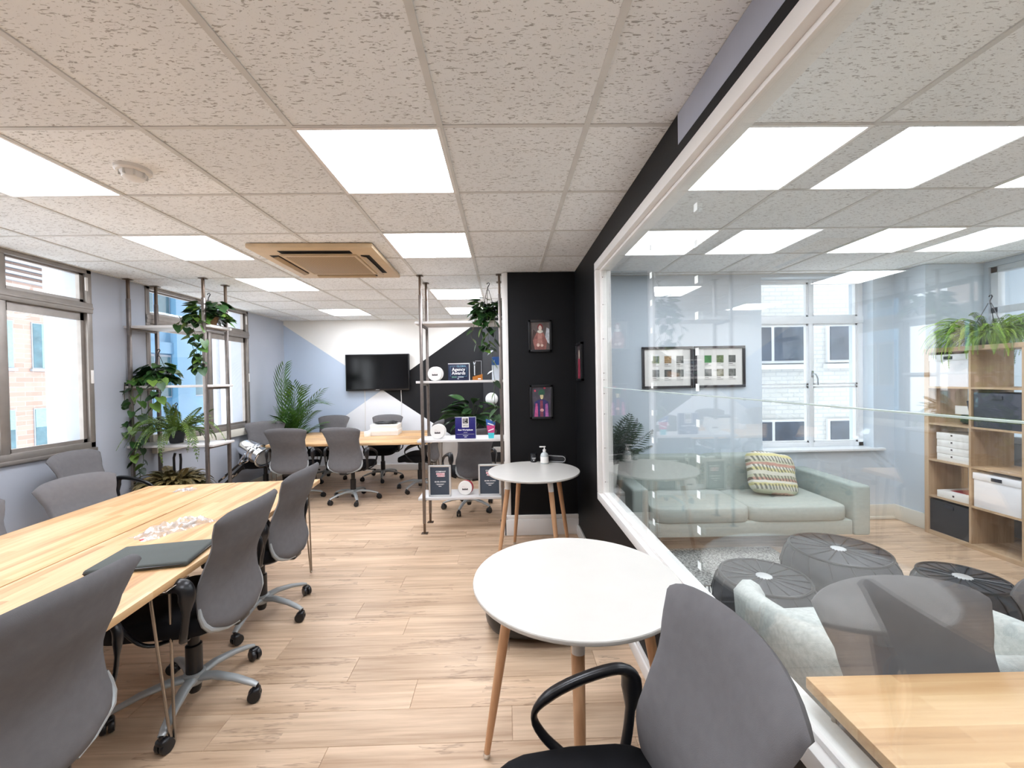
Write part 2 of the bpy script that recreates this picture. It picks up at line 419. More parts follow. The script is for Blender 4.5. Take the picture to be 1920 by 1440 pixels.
struct('wall_side_passage', B(0.05, 0.25, 4.36, 7.0, 0, CEIL), M_WHITE)
obj('black_panel', B(-0.36, 0.05, 6.94, 7.0, 0.12, CEIL), mat('black_panel_paint', '#232427', 0.5), bpy.data.objects['wall_back'], smooth=0)
struct('baseboard_back', RB(-3.7, 0.05, 6.975, 7.0, 0, 0.11, r=.006), M_WHITE)
struct('baseboard_left', RB(-3.7, -3.675, 1.0, 7.0, 0, 0.11, r=.006), M_CREAM)

# black column between the rooms and its white lining
struct('wall_column', B(0.045, 0.70, 4.0, 4.36, 0, CEIL), M_BLACK)
struct('trim_1', RB(0.0, 0.045, 3.985, 4.30, 0.19, CEIL, r=.004).rbox(-0.012, 0.004, 4.03, 4.12, 0.19, CEIL, r=.003), M_WHITE, smooth=40)
struct('baseboard_column', RB(-0.02, 0.70, 3.962, 4.0, 0, 0.155, r=.005).rbox(-0.014, 0.70, 3.972, 4.0, 0.155, 0.19, r=.004).rbox(-0.025, 0.0, 3.962, 4.30, 0, 0.19, r=.005), M_WHITE, smooth=40)

# partition: black dado wall, black end wall, painted beam, white glazing frame, two panes
PX0, PX1 = 0.70, 0.78
struct('wall_partition', B(PX0, PX1, -3.0, 3.085, 0, 0.60).box(PX0, PX1, 3.085, 4.0, 0, CEIL).box(PX0, PX1, 1.62, 3.085, 2.40, CEIL).box(PX0 - .004, PX1, -3.0, 3.085, 2.375, 2.425), M_BLACK)
struct('trim_beam', B(PX0, PX1, -3.0, 1.62, 2.425, CEIL), M_SMOKEBLUE)
fr = RB(PX0 - .012, PX1 + .01, -3.0, 3.09, 0.60, 0.655, r=.004).rbox(PX0 + .018, PX1 + .01, -3.0, 3.09, 0.655, 0.672, r=.003)
struct('trim_glazing_sill', fr, M_WHITE, smooth=40)
struct('trim_glazing_head', RB(PX0 - .012, PX1 + .01, -3.0, 3.09, 2.318, 2.375, r=.004).rbox(PX0 + .018, PX1 + .01, -3.0, 3.06, 2.300, 2.318, r=.003), M_WHITE, smooth=40)
jb = struct('trim_glazing_jamb', RB(PX0 - .012, PX1 + .01, 3.04, 3.09, 0.655, 2.318, r=.004).rbox(PX0 + .018, PX1 + .01, 3.0, 3.04, 0.672, 2.30, r=.003), M_WHITE, smooth=40)
scr = MB().lathe([(0.004, -.001), (0.004, .0015), (.002, .002)], 10, axis='y').mesh('screw', M_DARKMETAL)
for z in (0.75, 1.0, 1.25, 1.40, 1.5, 1.55, 1.8, 2.05, 2.25): link('screw', scr, jb, (PX0 + .03, 3.0, z), (PI, 0, 0))
gp = struct('window_partition', B(PX0 + .028, PX0 + .036, -3.0, 3.02, 0.665, 1.443), M_PART_GLASS)
obj('upper_pane', B(PX0 + .028, PX0 + .036, -3.0, 3.02, 1.449, 2.31), M_PART_GLASS, gp, smooth=0)
obj('joint_strip', B(PX0 + .026, PX0 + .038, -3.0, 3.02, 1.4445, 1.4475), mat('glass_edge_green', '#b4c2ba', 0.3), gp, smooth=0)
M_FROST = mat('frosted_square', '#e7ecea', 0.6)
sq = B(-.0006, .0006, -.013, .013, -.014, .014).mesh('marker_square', M_FROST, 0)
for yy in (1.535, 2.01):
    z = 0.80
    while z < 2.28:
        link('marker_square', sq, gp, (PX0 + .0265, yy, z)); z += 0.135
struct('baseboard_partition', RB(PX0 - .022, PX0, -1.0, 4.0, 0, 0.075, r=.004).rbox(PX0 - .014, PX0, -1.0, 4.0, 0.075, 0.098, r=.003), M_WHITE, smooth=40)

# ---------------------------------------------------------------- walls of the lounge room
BY = 4.20
wb = B(PX1, 2.66, BY, BY + .3, 0, CEIL).box(3.83, 4.3, BY, BY + .3, 0, CEIL).box(2.66, 3.83, BY, BY + .3, 0, 0.72).box(2.66, 3.83, BY, BY + .3, 2.52, CEIL)
struct('wall_lounge_back', wb, M_WALLBLUE)
struct('wall_lounge_pier', B(4.05, 5.2, 3.88, BY + .3, 0, CEIL), M_WALLBLUE)
struct('wall_lounge_right', B(4.62, 4.87, -3.0, 1.6, 0, CEIL).box(4.62, 4.87, 3.84, 3.9, 0, CEIL).box(4.62, 4.87, 1.6, 3.84, 0, 0.85).box(4.62, 4.87, 1.6, 3.84, 2.5, CEIL), M_WALLBLUE)
struct('baseboard_lounge', RB(PX1, 4.05, BY - .022, BY, 0, 0.15, r=.005).rbox(PX1, 4.05, BY - .032, BY, 0, 0.03, r=.004).rbox(4.028, 4.05, 3.86, BY, 0, 0.15, r=.005), M_CREAM, smooth=40)

# ---------------------------------------------------------------- windows
def left_window(n, y0, y1, z0, mulls, label):
    x0, x1 = XL - .07, XL + .012
    f = MB().rbox(x0, x1, y0, y1, z0, z0 + .05, r=.004).rbox(x0, x1, y0, y1, CEIL - .035, CEIL, r=.004)
    f.rbox(x0, x1, y0, y0 + .045, z0, CEIL, r=.004).rbox(x0, x1, y1 - .045, y1, z0, CEIL, r=.004)
    f.rbox(x0, x1 + .008, y0, y1, 2.165, 2.255, r=.004).rbox(x0, x1 + .014, y0, y1, 2.20, 2.222, r=.003)
    wn = struct('window_%d' % n, f, M_ALU, smooth=40)
    for m in mulls: obj('mullion', RB(x0, x1, m - .03, m + .03, z0 + .05, CEIL - .035, r=.004), M_ALU, wn)
    ys = [y0 + .045] + [e for m in mulls for e in (m - .03, m + .03)] + [y1 - .045]
    for a, b in zip(ys[::2], ys[1::2]):
        for (za, zb) in ((z0 + .05, 2.165), (2.255, CEIL - .035)):
            s = MB(); q = .03; xa, xb = XL - .055, XL - .02
            s.box(xa, xb, a, b, za, za + q).box(xa, xb, a, b, zb - q * (2.2 if zb < 2.2 else .5), zb).box(xa, xb, a, a + q, za, zb).box(xa, xb, b - q, b, za, zb)
            obj('sash', s, M_ALU, wn, smooth=0)
            obj('pane', B(XL - .042, XL - .036, a + q, b - q, za + q, zb - q), M_GLASS, wn, smooth=0)
    obj('sill', RB(XL - .25, XL + .03, y0, y1, z0 - .03, z0, r=.004), M_ALU, wn)
    st = RB(-.004, .004, -.012, .012, -.06, .06, r=.003).mesh('stay', M_WHITE)
    link('stay', st, wn, (XL + .016, y1 - .02, 1.6)); link('stay', st, wn, (XL + .016, y1 - .05, 2.42))
    return wn
left_window(1, 1.3, 3.77, 0.97, [2.1, 3.10], '')
left_window(2, 4.33, 6.03, 0.90, [5.25], '')
struct('trim_trunking', RB(XL, XL + .06, 4.36, 6.1, 0.80, 0.895, r=.006).rbox(XL, XL + .05, 4.33, 4.45, 0.90, 1.0, r=.006), M_CREAM, smooth=40)

def lounge_window():
    y0, y1 = BY + .12, BY + .18; xa, xb, za, zb = 2.66, 3.83, 0.74, 2.52
    f = MB().rbox(xa, xb, y0, y1, za, za + .045, r=.004).rbox(xa, xb, y0, y1, zb - .03, zb, r=.004).rbox(xa, xa + .04, y0, y1, za, zb, r=.004).rbox(xb - .055, xb, y0, y1, za, zb, r=.004).rbox(xa, xb, y0 - .01, y1, 2.05, 2.125, r=.004)
    wn = struct('window_3', f, M_WPAINT, smooth=40); xm = 3.265
    obj('mullion', RB(xm - .022, xm + .022, y0 - .005, y1, za, zb, r=.004), M_WPAINT, wn)
    for a, b in ((xa + .04, xm - .022), (xm + .022, xb - .055)):
        for c, d in ((za + .045, 1.385), (1.40, 2.05), (2.125, zb - .03)):
            q = .018
            s = B(a, b, y0 + .01, y1 - .01, c, c + q).box(a, b, y0 + .01, y1 - .01, d - q, d).box(a, a + q, y0 + .01, y1 - .01, c, d).box(b - q, b, y0 + .01, y1 - .01, c, d)
            obj('sash', s, M_WPAINT, wn, smooth=0); obj('pane', B(a + q, b - q, y0 + .028, y0 + .034, c + q, d - q), M_GLASS, wn, smooth=0)
    h = obj('handle', MB().tube([(0, 0, .02), (.012, -.035, .015), (.03, -.04, -.03), (.034, -.04, -.10)], .009, 8).rbox(-.014, .014, -.012, 0, -.02, .05, r=.004), M_CHROME, wn, (xm + .01, y0, 1.50))
    obj('sill', RB(xa - .02, xb + .09, BY - .045, BY + .12, 0.715, 0.74, r=.005), M_WPAINT, wn)
    x0 = 4.64
    f = MB().rbox(x0, x0 + .07, 1.6, 3.84, .85, .91, r=.004).rbox(x0, x0 + .07, 1.6, 3.84, 2.44, 2.5, r=.004)
    for yy in (1.6, 2.3, 3.05, 3.78): f.rbox(x0, x0 + .07, yy, yy + .06, .85, 2.5, r=.004)
    f.rbox(x0, x0 + .07, 1.6, 3.84, 2.06, 2.12, r=.004)
    w4 = struct('window_4', f, M_WPAINT, smooth=40)
    for a, b in ((1.66, 2.3), (2.36, 3.05), (3.11, 3.78)):
        for c, d in ((.91, 2.06), (2.12, 2.44)): obj('pane', B(x0 + .03, x0 + .036, a, b, c, d), M_GLASS, w4, smooth=0)
    obj('handle', MB().tube([(0, 0, 0), (-.035, 0, 0), (-.04, .0, -.09)], .008, 8).rbox(-.01, 0, -.014, .014, -.03, .03, r=.003), M_CHROME, w4, (x0, 3.08, 1.52))
lounge_window()
# ---------------------------------------------------------------- buildings outside
def brickmat(name, c1, c2, mortar, bw=0.45, rh=0.15):
    t = NT(name); v = t.coord('Object', (1, 1, 1))
    sp = t.new('ShaderNodeSeparateXYZ'); t.link(v, sp.inputs[0]); cb = t.new('ShaderNodeCombineXYZ')
    t.link(t.math('ADD', sp.outputs[0], sp.outputs[1]), cb.inputs[0]); t.link(sp.outputs[2], cb.inputs[1])
    br = t.new('ShaderNodeTexBrick'); t.link(cb.outputs[0], br.inputs['Vector']); br.inputs['Scale'].default_value = 1
    br.inputs['Color1'].default_value = (*srgb(c1), 1); br.inputs['Color2'].default_value = (*srgb(c2), 1); br.inputs['Mortar'].default_value = (*srgb(mortar), 1)
    br.inputs['Brick Width'].default_value = bw; br.inputs['Row Height'].default_value = rh; br.inputs['Mortar Size'].default_value = 0.012
    t.link(br.outputs['Color'], t.b.inputs['Base Color']); t.b.inputs['Roughness'].default_value = 0.9; return t.m
M_BRICK = brickmat('pink_brick', '#927a6f', '#a08a80', '#a89a93', .9, .28)
M_WBRICK = brickmat('white_brick', '#adadac', '#b4b4b3', '#a3a5a6', 0.24, 0.085)
M_EXTGLASS = mat('outside_window_glass', '#43606a', 0.15, var=0.25, vscale=1.5)
M_EXTDARK = mat('outside_dark_glass', '#3c4450', 0.12, var=0.35, vscale=3)
M_TEALBLIND = mat('outside_teal_panel', '#76a2a6', 0.5, var=0.1)
M_EXTFRAME = mat('outside_window_frame', '#8f949b', 0.5)
M_BLUEGLASS = mat('outside_blue_cladding', '#5e87a3', 0.3, var=0.12, vscale=0.4)
M_LILAC = mat('outside_grey_cladding', '#8e909c', 0.6, var=0.05)
M_EXTWHITE = mat('outside_white_render', '#c4c7cb', 0.7, var=0.03)

bd = thing('brick_building', 'pale pink brick building seen through the near left window', 'building', (-28, 23.2, -8))
obj('facade', B(-.5, 0, -12, 3.6, 0, 20), M_BRICK, bd, smooth=0)
for k in range(-4, 3):
    yy = 1.73 * k; wdt = .82
    for z in (5.5, 10.6):
        f = obj('window', B(0, .05, yy, yy + wdt, z, z + 2.75).box(0, .14, yy - .1, yy + wdt + .1, z - .16, z), M_EXTFRAME, bd, smooth=0)
        obj('glass', B(.05, .07, yy + .06, yy + wdt - .06, z + .07, z + 2.68), M_EXTGLASS, f, smooth=0)
        obj('blind', B(.07, .08, yy + .06, yy + wdt - .06, z + 1.6, z + 2.68) if z < 6 else B(.07, .08, yy + wdt * .62, yy + wdt - .06, z + .07, z + 2.68), M_TEALBLIND, f, smooth=0)
for z in (15.6, 15.95, 16.3, 16.65): obj('cornice', B(-.5, .3, -12, 3.6, z, z + .14), M_EXTFRAME, bd, smooth=0)

bb = thing('glass_building', 'pale blue glazed office block seen through the far left window', 'building', (-13.5, 15.4, -6))
obj('facade', B(-.5, 0, 0, 3.6, 0, 20), M_BLUEGLASS, bb, smooth=0)
obj('corner_pier', B(-.5, .25, 1.55, 2.5, 0, 20), M_BLUEGLASS, bb, smooth=0)
for z in range(1, 18, 3):
    for (a, b) in ((0.1, .72), (.82, 1.5), (2.6, 3.5)):
        f = obj('window', B(0, .04, a, b, z, z + 1.7), M_EXTFRAME, bb, smooth=0); obj('glass', B(.04, .05, a + .04, b - .04, z + .05, z + 1.62), M_EXTGLASS, f, smooth=0)
    obj('floor_band', B(0, .12, 0, 3.6, z + 1.75, z + 2.2), M_BLUEGLASS, bb, smooth=0)
lc = thing('clad_building', 'pale lilac grey clad block with vertical fins behind the far window', 'building', (-10.6, 15.35, -6))
obj('facade', B(-.5, 0, 0, 3.2, 0, 18), M_LILAC, lc, smooth=0)
for k in range(6): obj('fin', B(0, .22, .2 + k * .5, .32 + k * .5, 0, 18), M_EXTWHITE, lc, smooth=0)
for px_, yy, lb in ((-4.37, 4.0, 'white outside pier standing just beyond the near left window'), (-4.235, 6.35, 'white outside pier standing just beyond the far left window')):
    p = thing('outside_pier', lb, 'pier', (px_, yy, -6), group='white piers outside the windows')
    obj('shaft', B(0, .36, 0, .2, 0, 10), M_EXTWHITE, p, smooth=0); obj('reveal_strip', B(.02, .38, .2, .26, 0, 10), M_LILAC, p, smooth=0)

wbd = thing('white_brick_building', 'white painted brick building behind the lounge window', 'building', (4.4, 8.2, -6))
obj('facade', B(-3, 7, 0, .5, 0, 18), M_WBRICK, wbd, smooth=0)
for x in (-1.15, .48, 2.10, 3.72):
    for z in (5.84, 7.74, 11.2):
        f = obj('window', B(x, x + 1.22, -.05, 0, z, z + .76).box(x - .05, x + 1.27, -.12, 0, z - .12, z - .03), M_EXTWHITE, wbd, smooth=0)
        for a, b in ((.05, .47), (.54, 1.17)): obj('glass', B(x + a, x + b, -.07, -.05, z + .05, z + .72), M_EXTDARK, f, smooth=0)
obj('downpipe', MB().tube([(3.55, -.1, 0), (3.55, -.1, 18)], .06, 8), M_EXTWHITE, wbd)
sb = thing('slatted_building', 'white slatted outside wall seen past the fern basket', 'building', (6.6, 0.5, -6))
obj('facade', B(0, .5, 0, 6, 0, 16), M_EXTWHITE, sb, smooth=0)
slat = B(-.06, 0, 0, 6, 0, .09).mesh('slat', M_EXTWHITE, 0)
for k in range(34): link('slat', slat, sb, (0, 0, 6.2 + k * .14))

# ---------------------------------------------------------------- office chair
def chair_proto():
    t = thing('office_chair', 'grey', 'chair')
    # backrest: curved pad; local frame faces +Y
    def hw(v):   # half width along height
        pts = [(0, .165), (.05, .20), (.15, .222), (.32, .215), (.55, .196), (.75, .205), (.9, .228), (1.0, .245)]
        for (a, p), (b, q) in zip(pts, pts[1:]):
            if v <= b: k = (v - a) / (b - a); k = k * k * (3 - 2 * k); return p + (q - p) * k
        return pts[-1][1]
    ZB, ZT = .41, .965
    def cy(v): return -.245 + .035 * math.sin(min(1, v / .7) * PI) - .085 * max(0, (v - .35) / .65) ** 1.6
    NU, NV = 14, 18
    mb = MB()
    def surf(side):
        def fn(a, b):
            u = a * 2 - 1; v = b; uu = math.copysign(1 - (1 - abs(u)) ** 1.4, u)
            e = max(0, 1 - abs(uu) ** 6) ** .5 * max(0, 1 - (abs(2 * v - 1)) ** 14) ** .5
            x = uu * hw(v); y = cy(v) + .055 * uu * uu * (0.6 + .4 * v); z = ZB + (ZT - ZB) * v - (.02 * uu * uu * v) + .03 * uu ** 4 * (1 - v) ** 6
            return (x, y + side * (.011 + .015 * e), z - .022 * abs(uu) ** 10 * v ** 6)
        return fn
    g1 = MB().grid(NU, NV, surf(1)); g2 = MB().grid(NU, NV, surf(-1))
    mb.add(g1.v, g1.f); mb.add(g2.v, [tuple(reversed(f)) for f in g2.f])
    n1 = (NU + 1) * (NV + 1)
    ring = [i for i in range(NU + 1)] + [(j + 1) * (NU + 1) - 1 for j in range(1, NV + 1)] + [NV * (NU + 1) + i for i in range(NU - 1, -1, -1)] + [j * (NU + 1) for j in range(NV - 1, 0, -1)]
    base = len(mb.v)
    for a in ring:
        i, j = a % (NU + 1), a // (NU + 1); p, q = Vector(mb.v[a]), Vector(mb.v[a + n1])
        d = Vector(((-1 if i == 0 else 1 if i == NU else 0), 0, (-1 if j == 0 else 1 if j == NV else 0))).normalized() * .009
        mb.v.append(tuple((p + q) / 2 + d))
    N = len(ring)
    for k in range(N):
        a, b, m0, m1 = ring[k], ring[(k + 1) % N], base + k, base + (k + 1) % N
        mb.f += [(a, b, m1, m0), (m0, m1, b + n1, a + n1)]
    obj('backrest', mb, M_CHAIRGREY, t, smooth=60)
    # silver bracket cupping the lower corners
    def edge(u, v):
        p = surf(0)((u + 1) / 2, v); return (p[0] * 1.015, p[1] - .006, p[2] - .006)
    for s in (-1, 1):
        pts = [edge(s, v) for v in (.27, .2, .12, .05)] + [edge(s * .93, 0.0), edge(s * .6, 0.0), edge(s * .25, 0.0)]
        obj('back_bracket', MB().tube(pts, [.006, .010, .012, .013, .011, .006, .004], 8, flat=(1.0, 1.0)), M_BASEGREY, t)
    # seat
    def sf(p, q):
        x, y, z = q; z -= .035 * max(0, p[1]) ** 2 * (1 if p[1] > 0 else 0); z += .012 * p[0] ** 2 if p[2] > 0 else 0; return (x, y, z)
    obj('seat', MB().superell((0, .02, .465), (.245, .245, .045), .42, 28, 12, sf), M_CHAIRBLACK, t, smooth=80)
    obj('seat_pan', MB().superell((0, .0, .415), (.19, .19, .02), .5, 20, 6).rbox(-.05, .05, -.24, .05, .375, .41, r=.01).tube([(0, -.10, .39), (0, -.17, .395), (0, -.19, .44)], [.03, .026, .02], 10), M_PLASTIC, t, smooth=60)
    obj('lever', MB().tube([(.10, .05, .39), (.24, .07, .385), (.27, .07, .38)], [.006, .007, .012], 8), M_PLASTIC, t)
    # loop arms
    for s in (-1, 1):
        x = s * .275
        P = [(s * .20, -.03, .41), (s * .25, -.01, .42), (x, .025, .445), (x, .08, .495), (x, .118, .555), (x, .108, .592), (x, .06, .63), (x, -.01, .66), (x, -.09, .682), (x, -.145, .688), (x, -.172, .665), (x, -.168, .60), (x, -.158, .50), (s * .268, -.14, .44), (s * .20, -.11, .41)]
        # smooth
        Q = []
        for i in range(len(P) - 1):
            a, b = Vector(P[i]), Vector(P[i + 1])
            for k in range(3): Q.append(a.lerp(b, k / 3))
        Q.append(Vector(P[-1]))
        for _ in range(2): Q = [Q[0]] + [(Q[i - 1] + Q[i] * 2 + Q[i + 1]) / 4 for i in range(1, len(Q) - 1)] + [Q[-1]]
        rs = [.012 + .013 * max(0, min(1, (q.z - .57) / .05)) for q in Q]
        obj('armrest', MB().tube(Q, rs, 10, flat=(0.62, 1.25)), M_PLASTIC, t, smooth=60)
    # column, base, casters
    obj('gas_lift', MB().lathe([(.034, .12), (.034, .27), (.024, .275), (.024, .40)], 18), M_PLASTIC, t)
    obj('column_foot', MB().lathe([(.022, .045), (.028, .06), (.028, .10)], 14), M_PLASTIC, t)
    obj('base_hub', MB().lathe([(.035, .085), (.045, .095), (.045, .135), (.036, .142)], 20), M_BASEGREY, t)
    lg = MB().tube([(.03, 0, .115), (.10, 0, .122), (.20, 0, .108), (.275, 0, .086), (.305, 0, .074)], [.028, .025, .021, .018, .014], 10, flat=(.62, 1.0)).mesh('base_leg', M_BASEGREY, 60)
    cs = MB()
    for s in (-1, 1): cs.lathe([(.012, -.011), (.026, -.010), (.029, -.004), (.029, .004), (.026, .010), (.012, .011)], 16, c=(.012, s * .014, .029), axis='y')
    cs.rbox(-.014, .026, -.024, .024, .034, .064, r=.012, seg=3).tube([(0, 0, .055), (0, 0, .078)], .008, 8)
    cs = cs.mesh('caster', M_PLASTIC, 50)
    for k in range(5):
        l = link('base_leg', lg, t, (0, 0, 0), (0, 0, R(18 + 72 * k)))
        link('caster', cs, l, (.305, 0, 0), (0, 0, R(40 + 55 * k)))
    return t
CH = [ # x, y, yaw deg, dz, base turn, label
    (-1.545, 1.187, 90, 0, 0, 'large grey office chair back in the bottom left corner of the picture'),
    (-1.515, 1.99, 92.5, 0, 31, 'grey office chair beside the dark laptop sleeve, tucked at the near desk'),
    (-1.61, 2.7, 92, 0, 20, 'grey office chair at the far right corner of the near desk'),
    (-2.62, 2.8, -95, -0.06, 0, 'grey chair facing across the near desk from the window side, front one'),
    (-3.22, 3.44, -80, 0.02, 10, 'dark grey office chair pushed under the near window sill'),
    (-2.64, 2.16, -93, -0.06, 0, 'grey chair cut off by left picture edge on the window side'),
    (-2.68, 5.29, 4, 0, 10, 'grey chair at near left end of the far table, back to us'),
    (-1.955, 5.28, -8, 0, 0, 'grey chair in the middle of far table near side, back to us'),
    (-2.775, 6.47, 182, 0, 0, 'grey chair behind far table facing us, left of the two'),
    (-1.91, 6.42, 178, 0, 14, 'grey chair behind the far table, right behind the white boxes'),
    (-3.29, 5.68, -152, 0, 0, 'grey chair in window corner holding the chrome spotlight'),
    (-1.2, 5.76, 83, 0, 0, 'grey chair at right end of far table, arm in side view'),
    (-0.44, 4.84, 27, 0, -8, 'dark grey chair standing behind the award shelf'),
    (0.195, 0.88, 93, 0, 14, 'foreground grey chair with black loop arm beside the white round table'),
    (1.10, 0.855, 179, -0.05, 0, 'grey chair seen through glass behind the lounge desk'),
    (1.685, 0.86, 178, -0.05, 0, 'grey chair cut by the right picture edge at lounge desk'),
]
cp = chair_proto()
for n, (x, y, yaw, dz, turn, lab) in enumerate(CH):
    if n == 0:
        c = cp; c.location = (x, y, 0); c.rotation_euler = (0, 0, R(yaw)); c['label'] = lab; c['group'] = 'grey office chairs'
    else: c = dup(cp, (x, y, 0), R(yaw), lab, 'grey office chairs')
    for ch in c.children:
        nm = ch.name.split('.')[0]
        if nm == 'base_leg': ch.rotation_euler.z += R(turn)
        elif nm not in ('base_hub', 'column_foot', 'gas_lift'): ch.location.z += dz

# ---------------------------------------------------------------- desks with hairpin legs
def hairpin(mb, x, y, h, sx, sy, ax='y'):
    """two bent rods meeting in a tight loop at the floor; sx, sy point outwards"""
    a, b = (Vector((x, y - .055, h)), Vector((x, y + .055, h))) if ax == 'y' else (Vector((x - .055, y, h)), Vector((x + .055, y, h))); f = Vector((x + sx * .02, y + sy * .02, .0)); d = (a - b).normalized() * .010
    mb.tube([a, f + d + Vector((0, 0, .018))], .006, 8).tube([b, f - d + Vector((0, 0, .018))], .006, 8)
    mb.tube([f + d * math.cos(q) + Vector((0, 0, .018 - .011 * math.sin(q))) for q in (0, .6, 1.2, 1.57, 1.95, 2.55, PI)], .006, 8)
    mb.rbox(x - .07, x + .07, y - .07, y + .07, h - .004, h, r=.001, seg=1)
    return mb
def desk(label, loc, rz, lx, ly, legs, m=None, h=.74, th=.03, group=None, ax='x'):
    t = thing('desk', label, 'desk', loc, rz, group)
    obj('top', RB(-lx / 2, lx / 2, -ly / 2, ly / 2, h - th, h, r=.0025, seg=2), m or M_DESK, t)
    for (x, y, sx, sy) in legs: obj('hairpin_leg', hairpin(MB(), x, y, h - th, sx, sy, ax), M_HAIRPIN, t)
    return t
A = R(5.0); ca, sa = math.cos(A), math.sin(A)
DL = 2.55
def dpos(u, v):  # desk block frame: origin at far seam point
    ox, oy = -2.165, 3.33
    return (ox + u * ca - v * sa, oy + u * sa + v * ca, 0)
lg = lambda w, l: [(sx * (w / 2 - .07), sy * (l / 2 - .12), sx, sy) for sx in (-1, 1) for sy in (-1, 1)] + [(w / 2 - .06, -.40, 1, 1)]
desk('near long oak desk, half on the walkway side with laptop sleeve', dpos(.325, -DL / 2), A, .641, DL, lg(.641, DL), h=.725, ax='y')
desk('near long oak desk, half on the window side', dpos(-.325, -DL / 2), A, .641, DL, lg(.641, DL)[:4], h=.725, ax='y')
for k, yy in enumerate((5.51, 6.13)):
    desk(('far oak table under the screen, nearer half' , 'far oak table under the screen, half by the wall holding white boxes')[k], (-1.98, yy, 0), 0, 2.06, .618, [(sx * .95, sy * .25, sx, sy) for sx in (-1, 1) for sy in (-1, 1)], M_DESKX)
desk('oak desk behind the glass in the bottom right corner', (1.50, 0.70, 0), R(-0.5), 1.48, .66, [(sx * .66, sy * .27, sx, sy) for sx in (-1, 1) for sy in (-1, 1)], M_DESKX)

# ---------------------------------------------------------------- round tables
def round_table(loc, r, h, rot, label):
    t = thing('round_table', label, 'table', loc, rot, 'white round tables')
    obj('top', MB().lathe([(r - .012, h - .02), (r - .003, h - .016), (r, h - .009), (r, h - .003), (r - .002, h)], 64), M_TABLEWHITE, t, smooth=30)
    obj('under_frame', MB().lathe([(.16, h - .05), (.2, h - .021)], 24), M_WHITE, t)
    for k in range(4):
        an = R(90 * k); c, s = math.cos(an), math.sin(an)
        p = lambda q: Vector((c * (r * .62 + (1 - q) * r * .30), s * (r * .62 + (1 - q) * r * .30), q * (h - .022)))
        l = obj('leg', MB().tube([p(.03), p(.3), p(.6), p(.86)], [.0125, .0165, .0195, .021], 14), M_BEECH, t)
        obj('ferrule', MB().tube([p(.86), p(.93), p(1)], [.0215, .022, .0225], 14), M_WHITE, l)
        obj('foot_glide', MB().tube([p(.0), p(.012), p(.03)], [.010, .015, .0135], 12), M_CHROME, l)
    return t
round_table((.262, 1.585, 0), .396, .745, R(-8), 'near white round table with beech legs beside the glass')
round_table((.235, 3.455, 0), .385, .745, R(28), 'smaller looking white round table against the black wall, holding soap')

# pouf under the near table
pf = thing('pouf', 'low black leather pouf under the near round table', 'pouf', (.20, 2.62, 0))
obj('cushion', MB().superell((0, 0, .15), (.345, .345, .15), .55, 32, 14), mat('black_leather', '#0e0e10', 0.35, var=.1, bump=.1, bscale=120), pf, smooth=80)
obj('seam', MB().tube([(math.cos(a * PI / 20) * .335, math.sin(a * PI / 20) * .335, .235) for a in range(40)], .006, 6, closed=True), M_PLASTIC, pf)
# ---------------------------------------------------------------- floor-to-ceiling shelving units
def shelving(label, x0, x1, y0, y1):
    t = thing('shelving_unit', label, 'shelf', ((x0 + x1) / 2, (y0 + y1) / 2, 0), 0, 'floor to ceiling steel shelving units')
    hx, hy = (x1 - x0) / 2, (y1 - y0) / 2
    for sx in (-1, 1):
        for sy in (-1, 1):
            x, y = sx * hx, sy * hy
            p = obj('post', RB(x - .014, x + .014, y - .014, y + .014, .10, 2.36, r=.003), M_STEEL, t)
            obj('sleeve', RB(x - .011, x + .011, y - .011, y + .011, 2.36, CEIL - .004, r=.003), M_DARKMETAL, p)
            obj('ceiling_plate', RB(x - .032, x + .032, y - .03, y + .03, CEIL - .006, CEIL - .001, r=.002, seg=1), M_DARKMETAL, p)
            obj('foot', RB(x - .011, x + .011, y - .011, y + .011, .0, .20, r=.003).rbox(x - .032, x + .032, y - .03, y + .03, 0, .006, r=.002, seg=1), M_DARKMETAL, p)
    for z in (.35, .925, 1.512, 2.10):
        obj('shelf_board', RB(-hx - .06, hx + .06, -hy + .004, hy - .004, z - .024, z, r=.003), M_SHELFBOARD, t)
        for sx in (-1, 1): obj('cross_bar', RB(sx * hx - .011, sx * hx + .011, -hy, hy, z - .046, z - .024, r=.003), M_STEEL, t)
    return t
shelving('steel shelving unit by the window, full of plants', -3.64, -2.92, 4.075, 4.395)
shelving('steel shelving unit full of awards next to the black column', -.815, -.035, 4.075, 4.395)

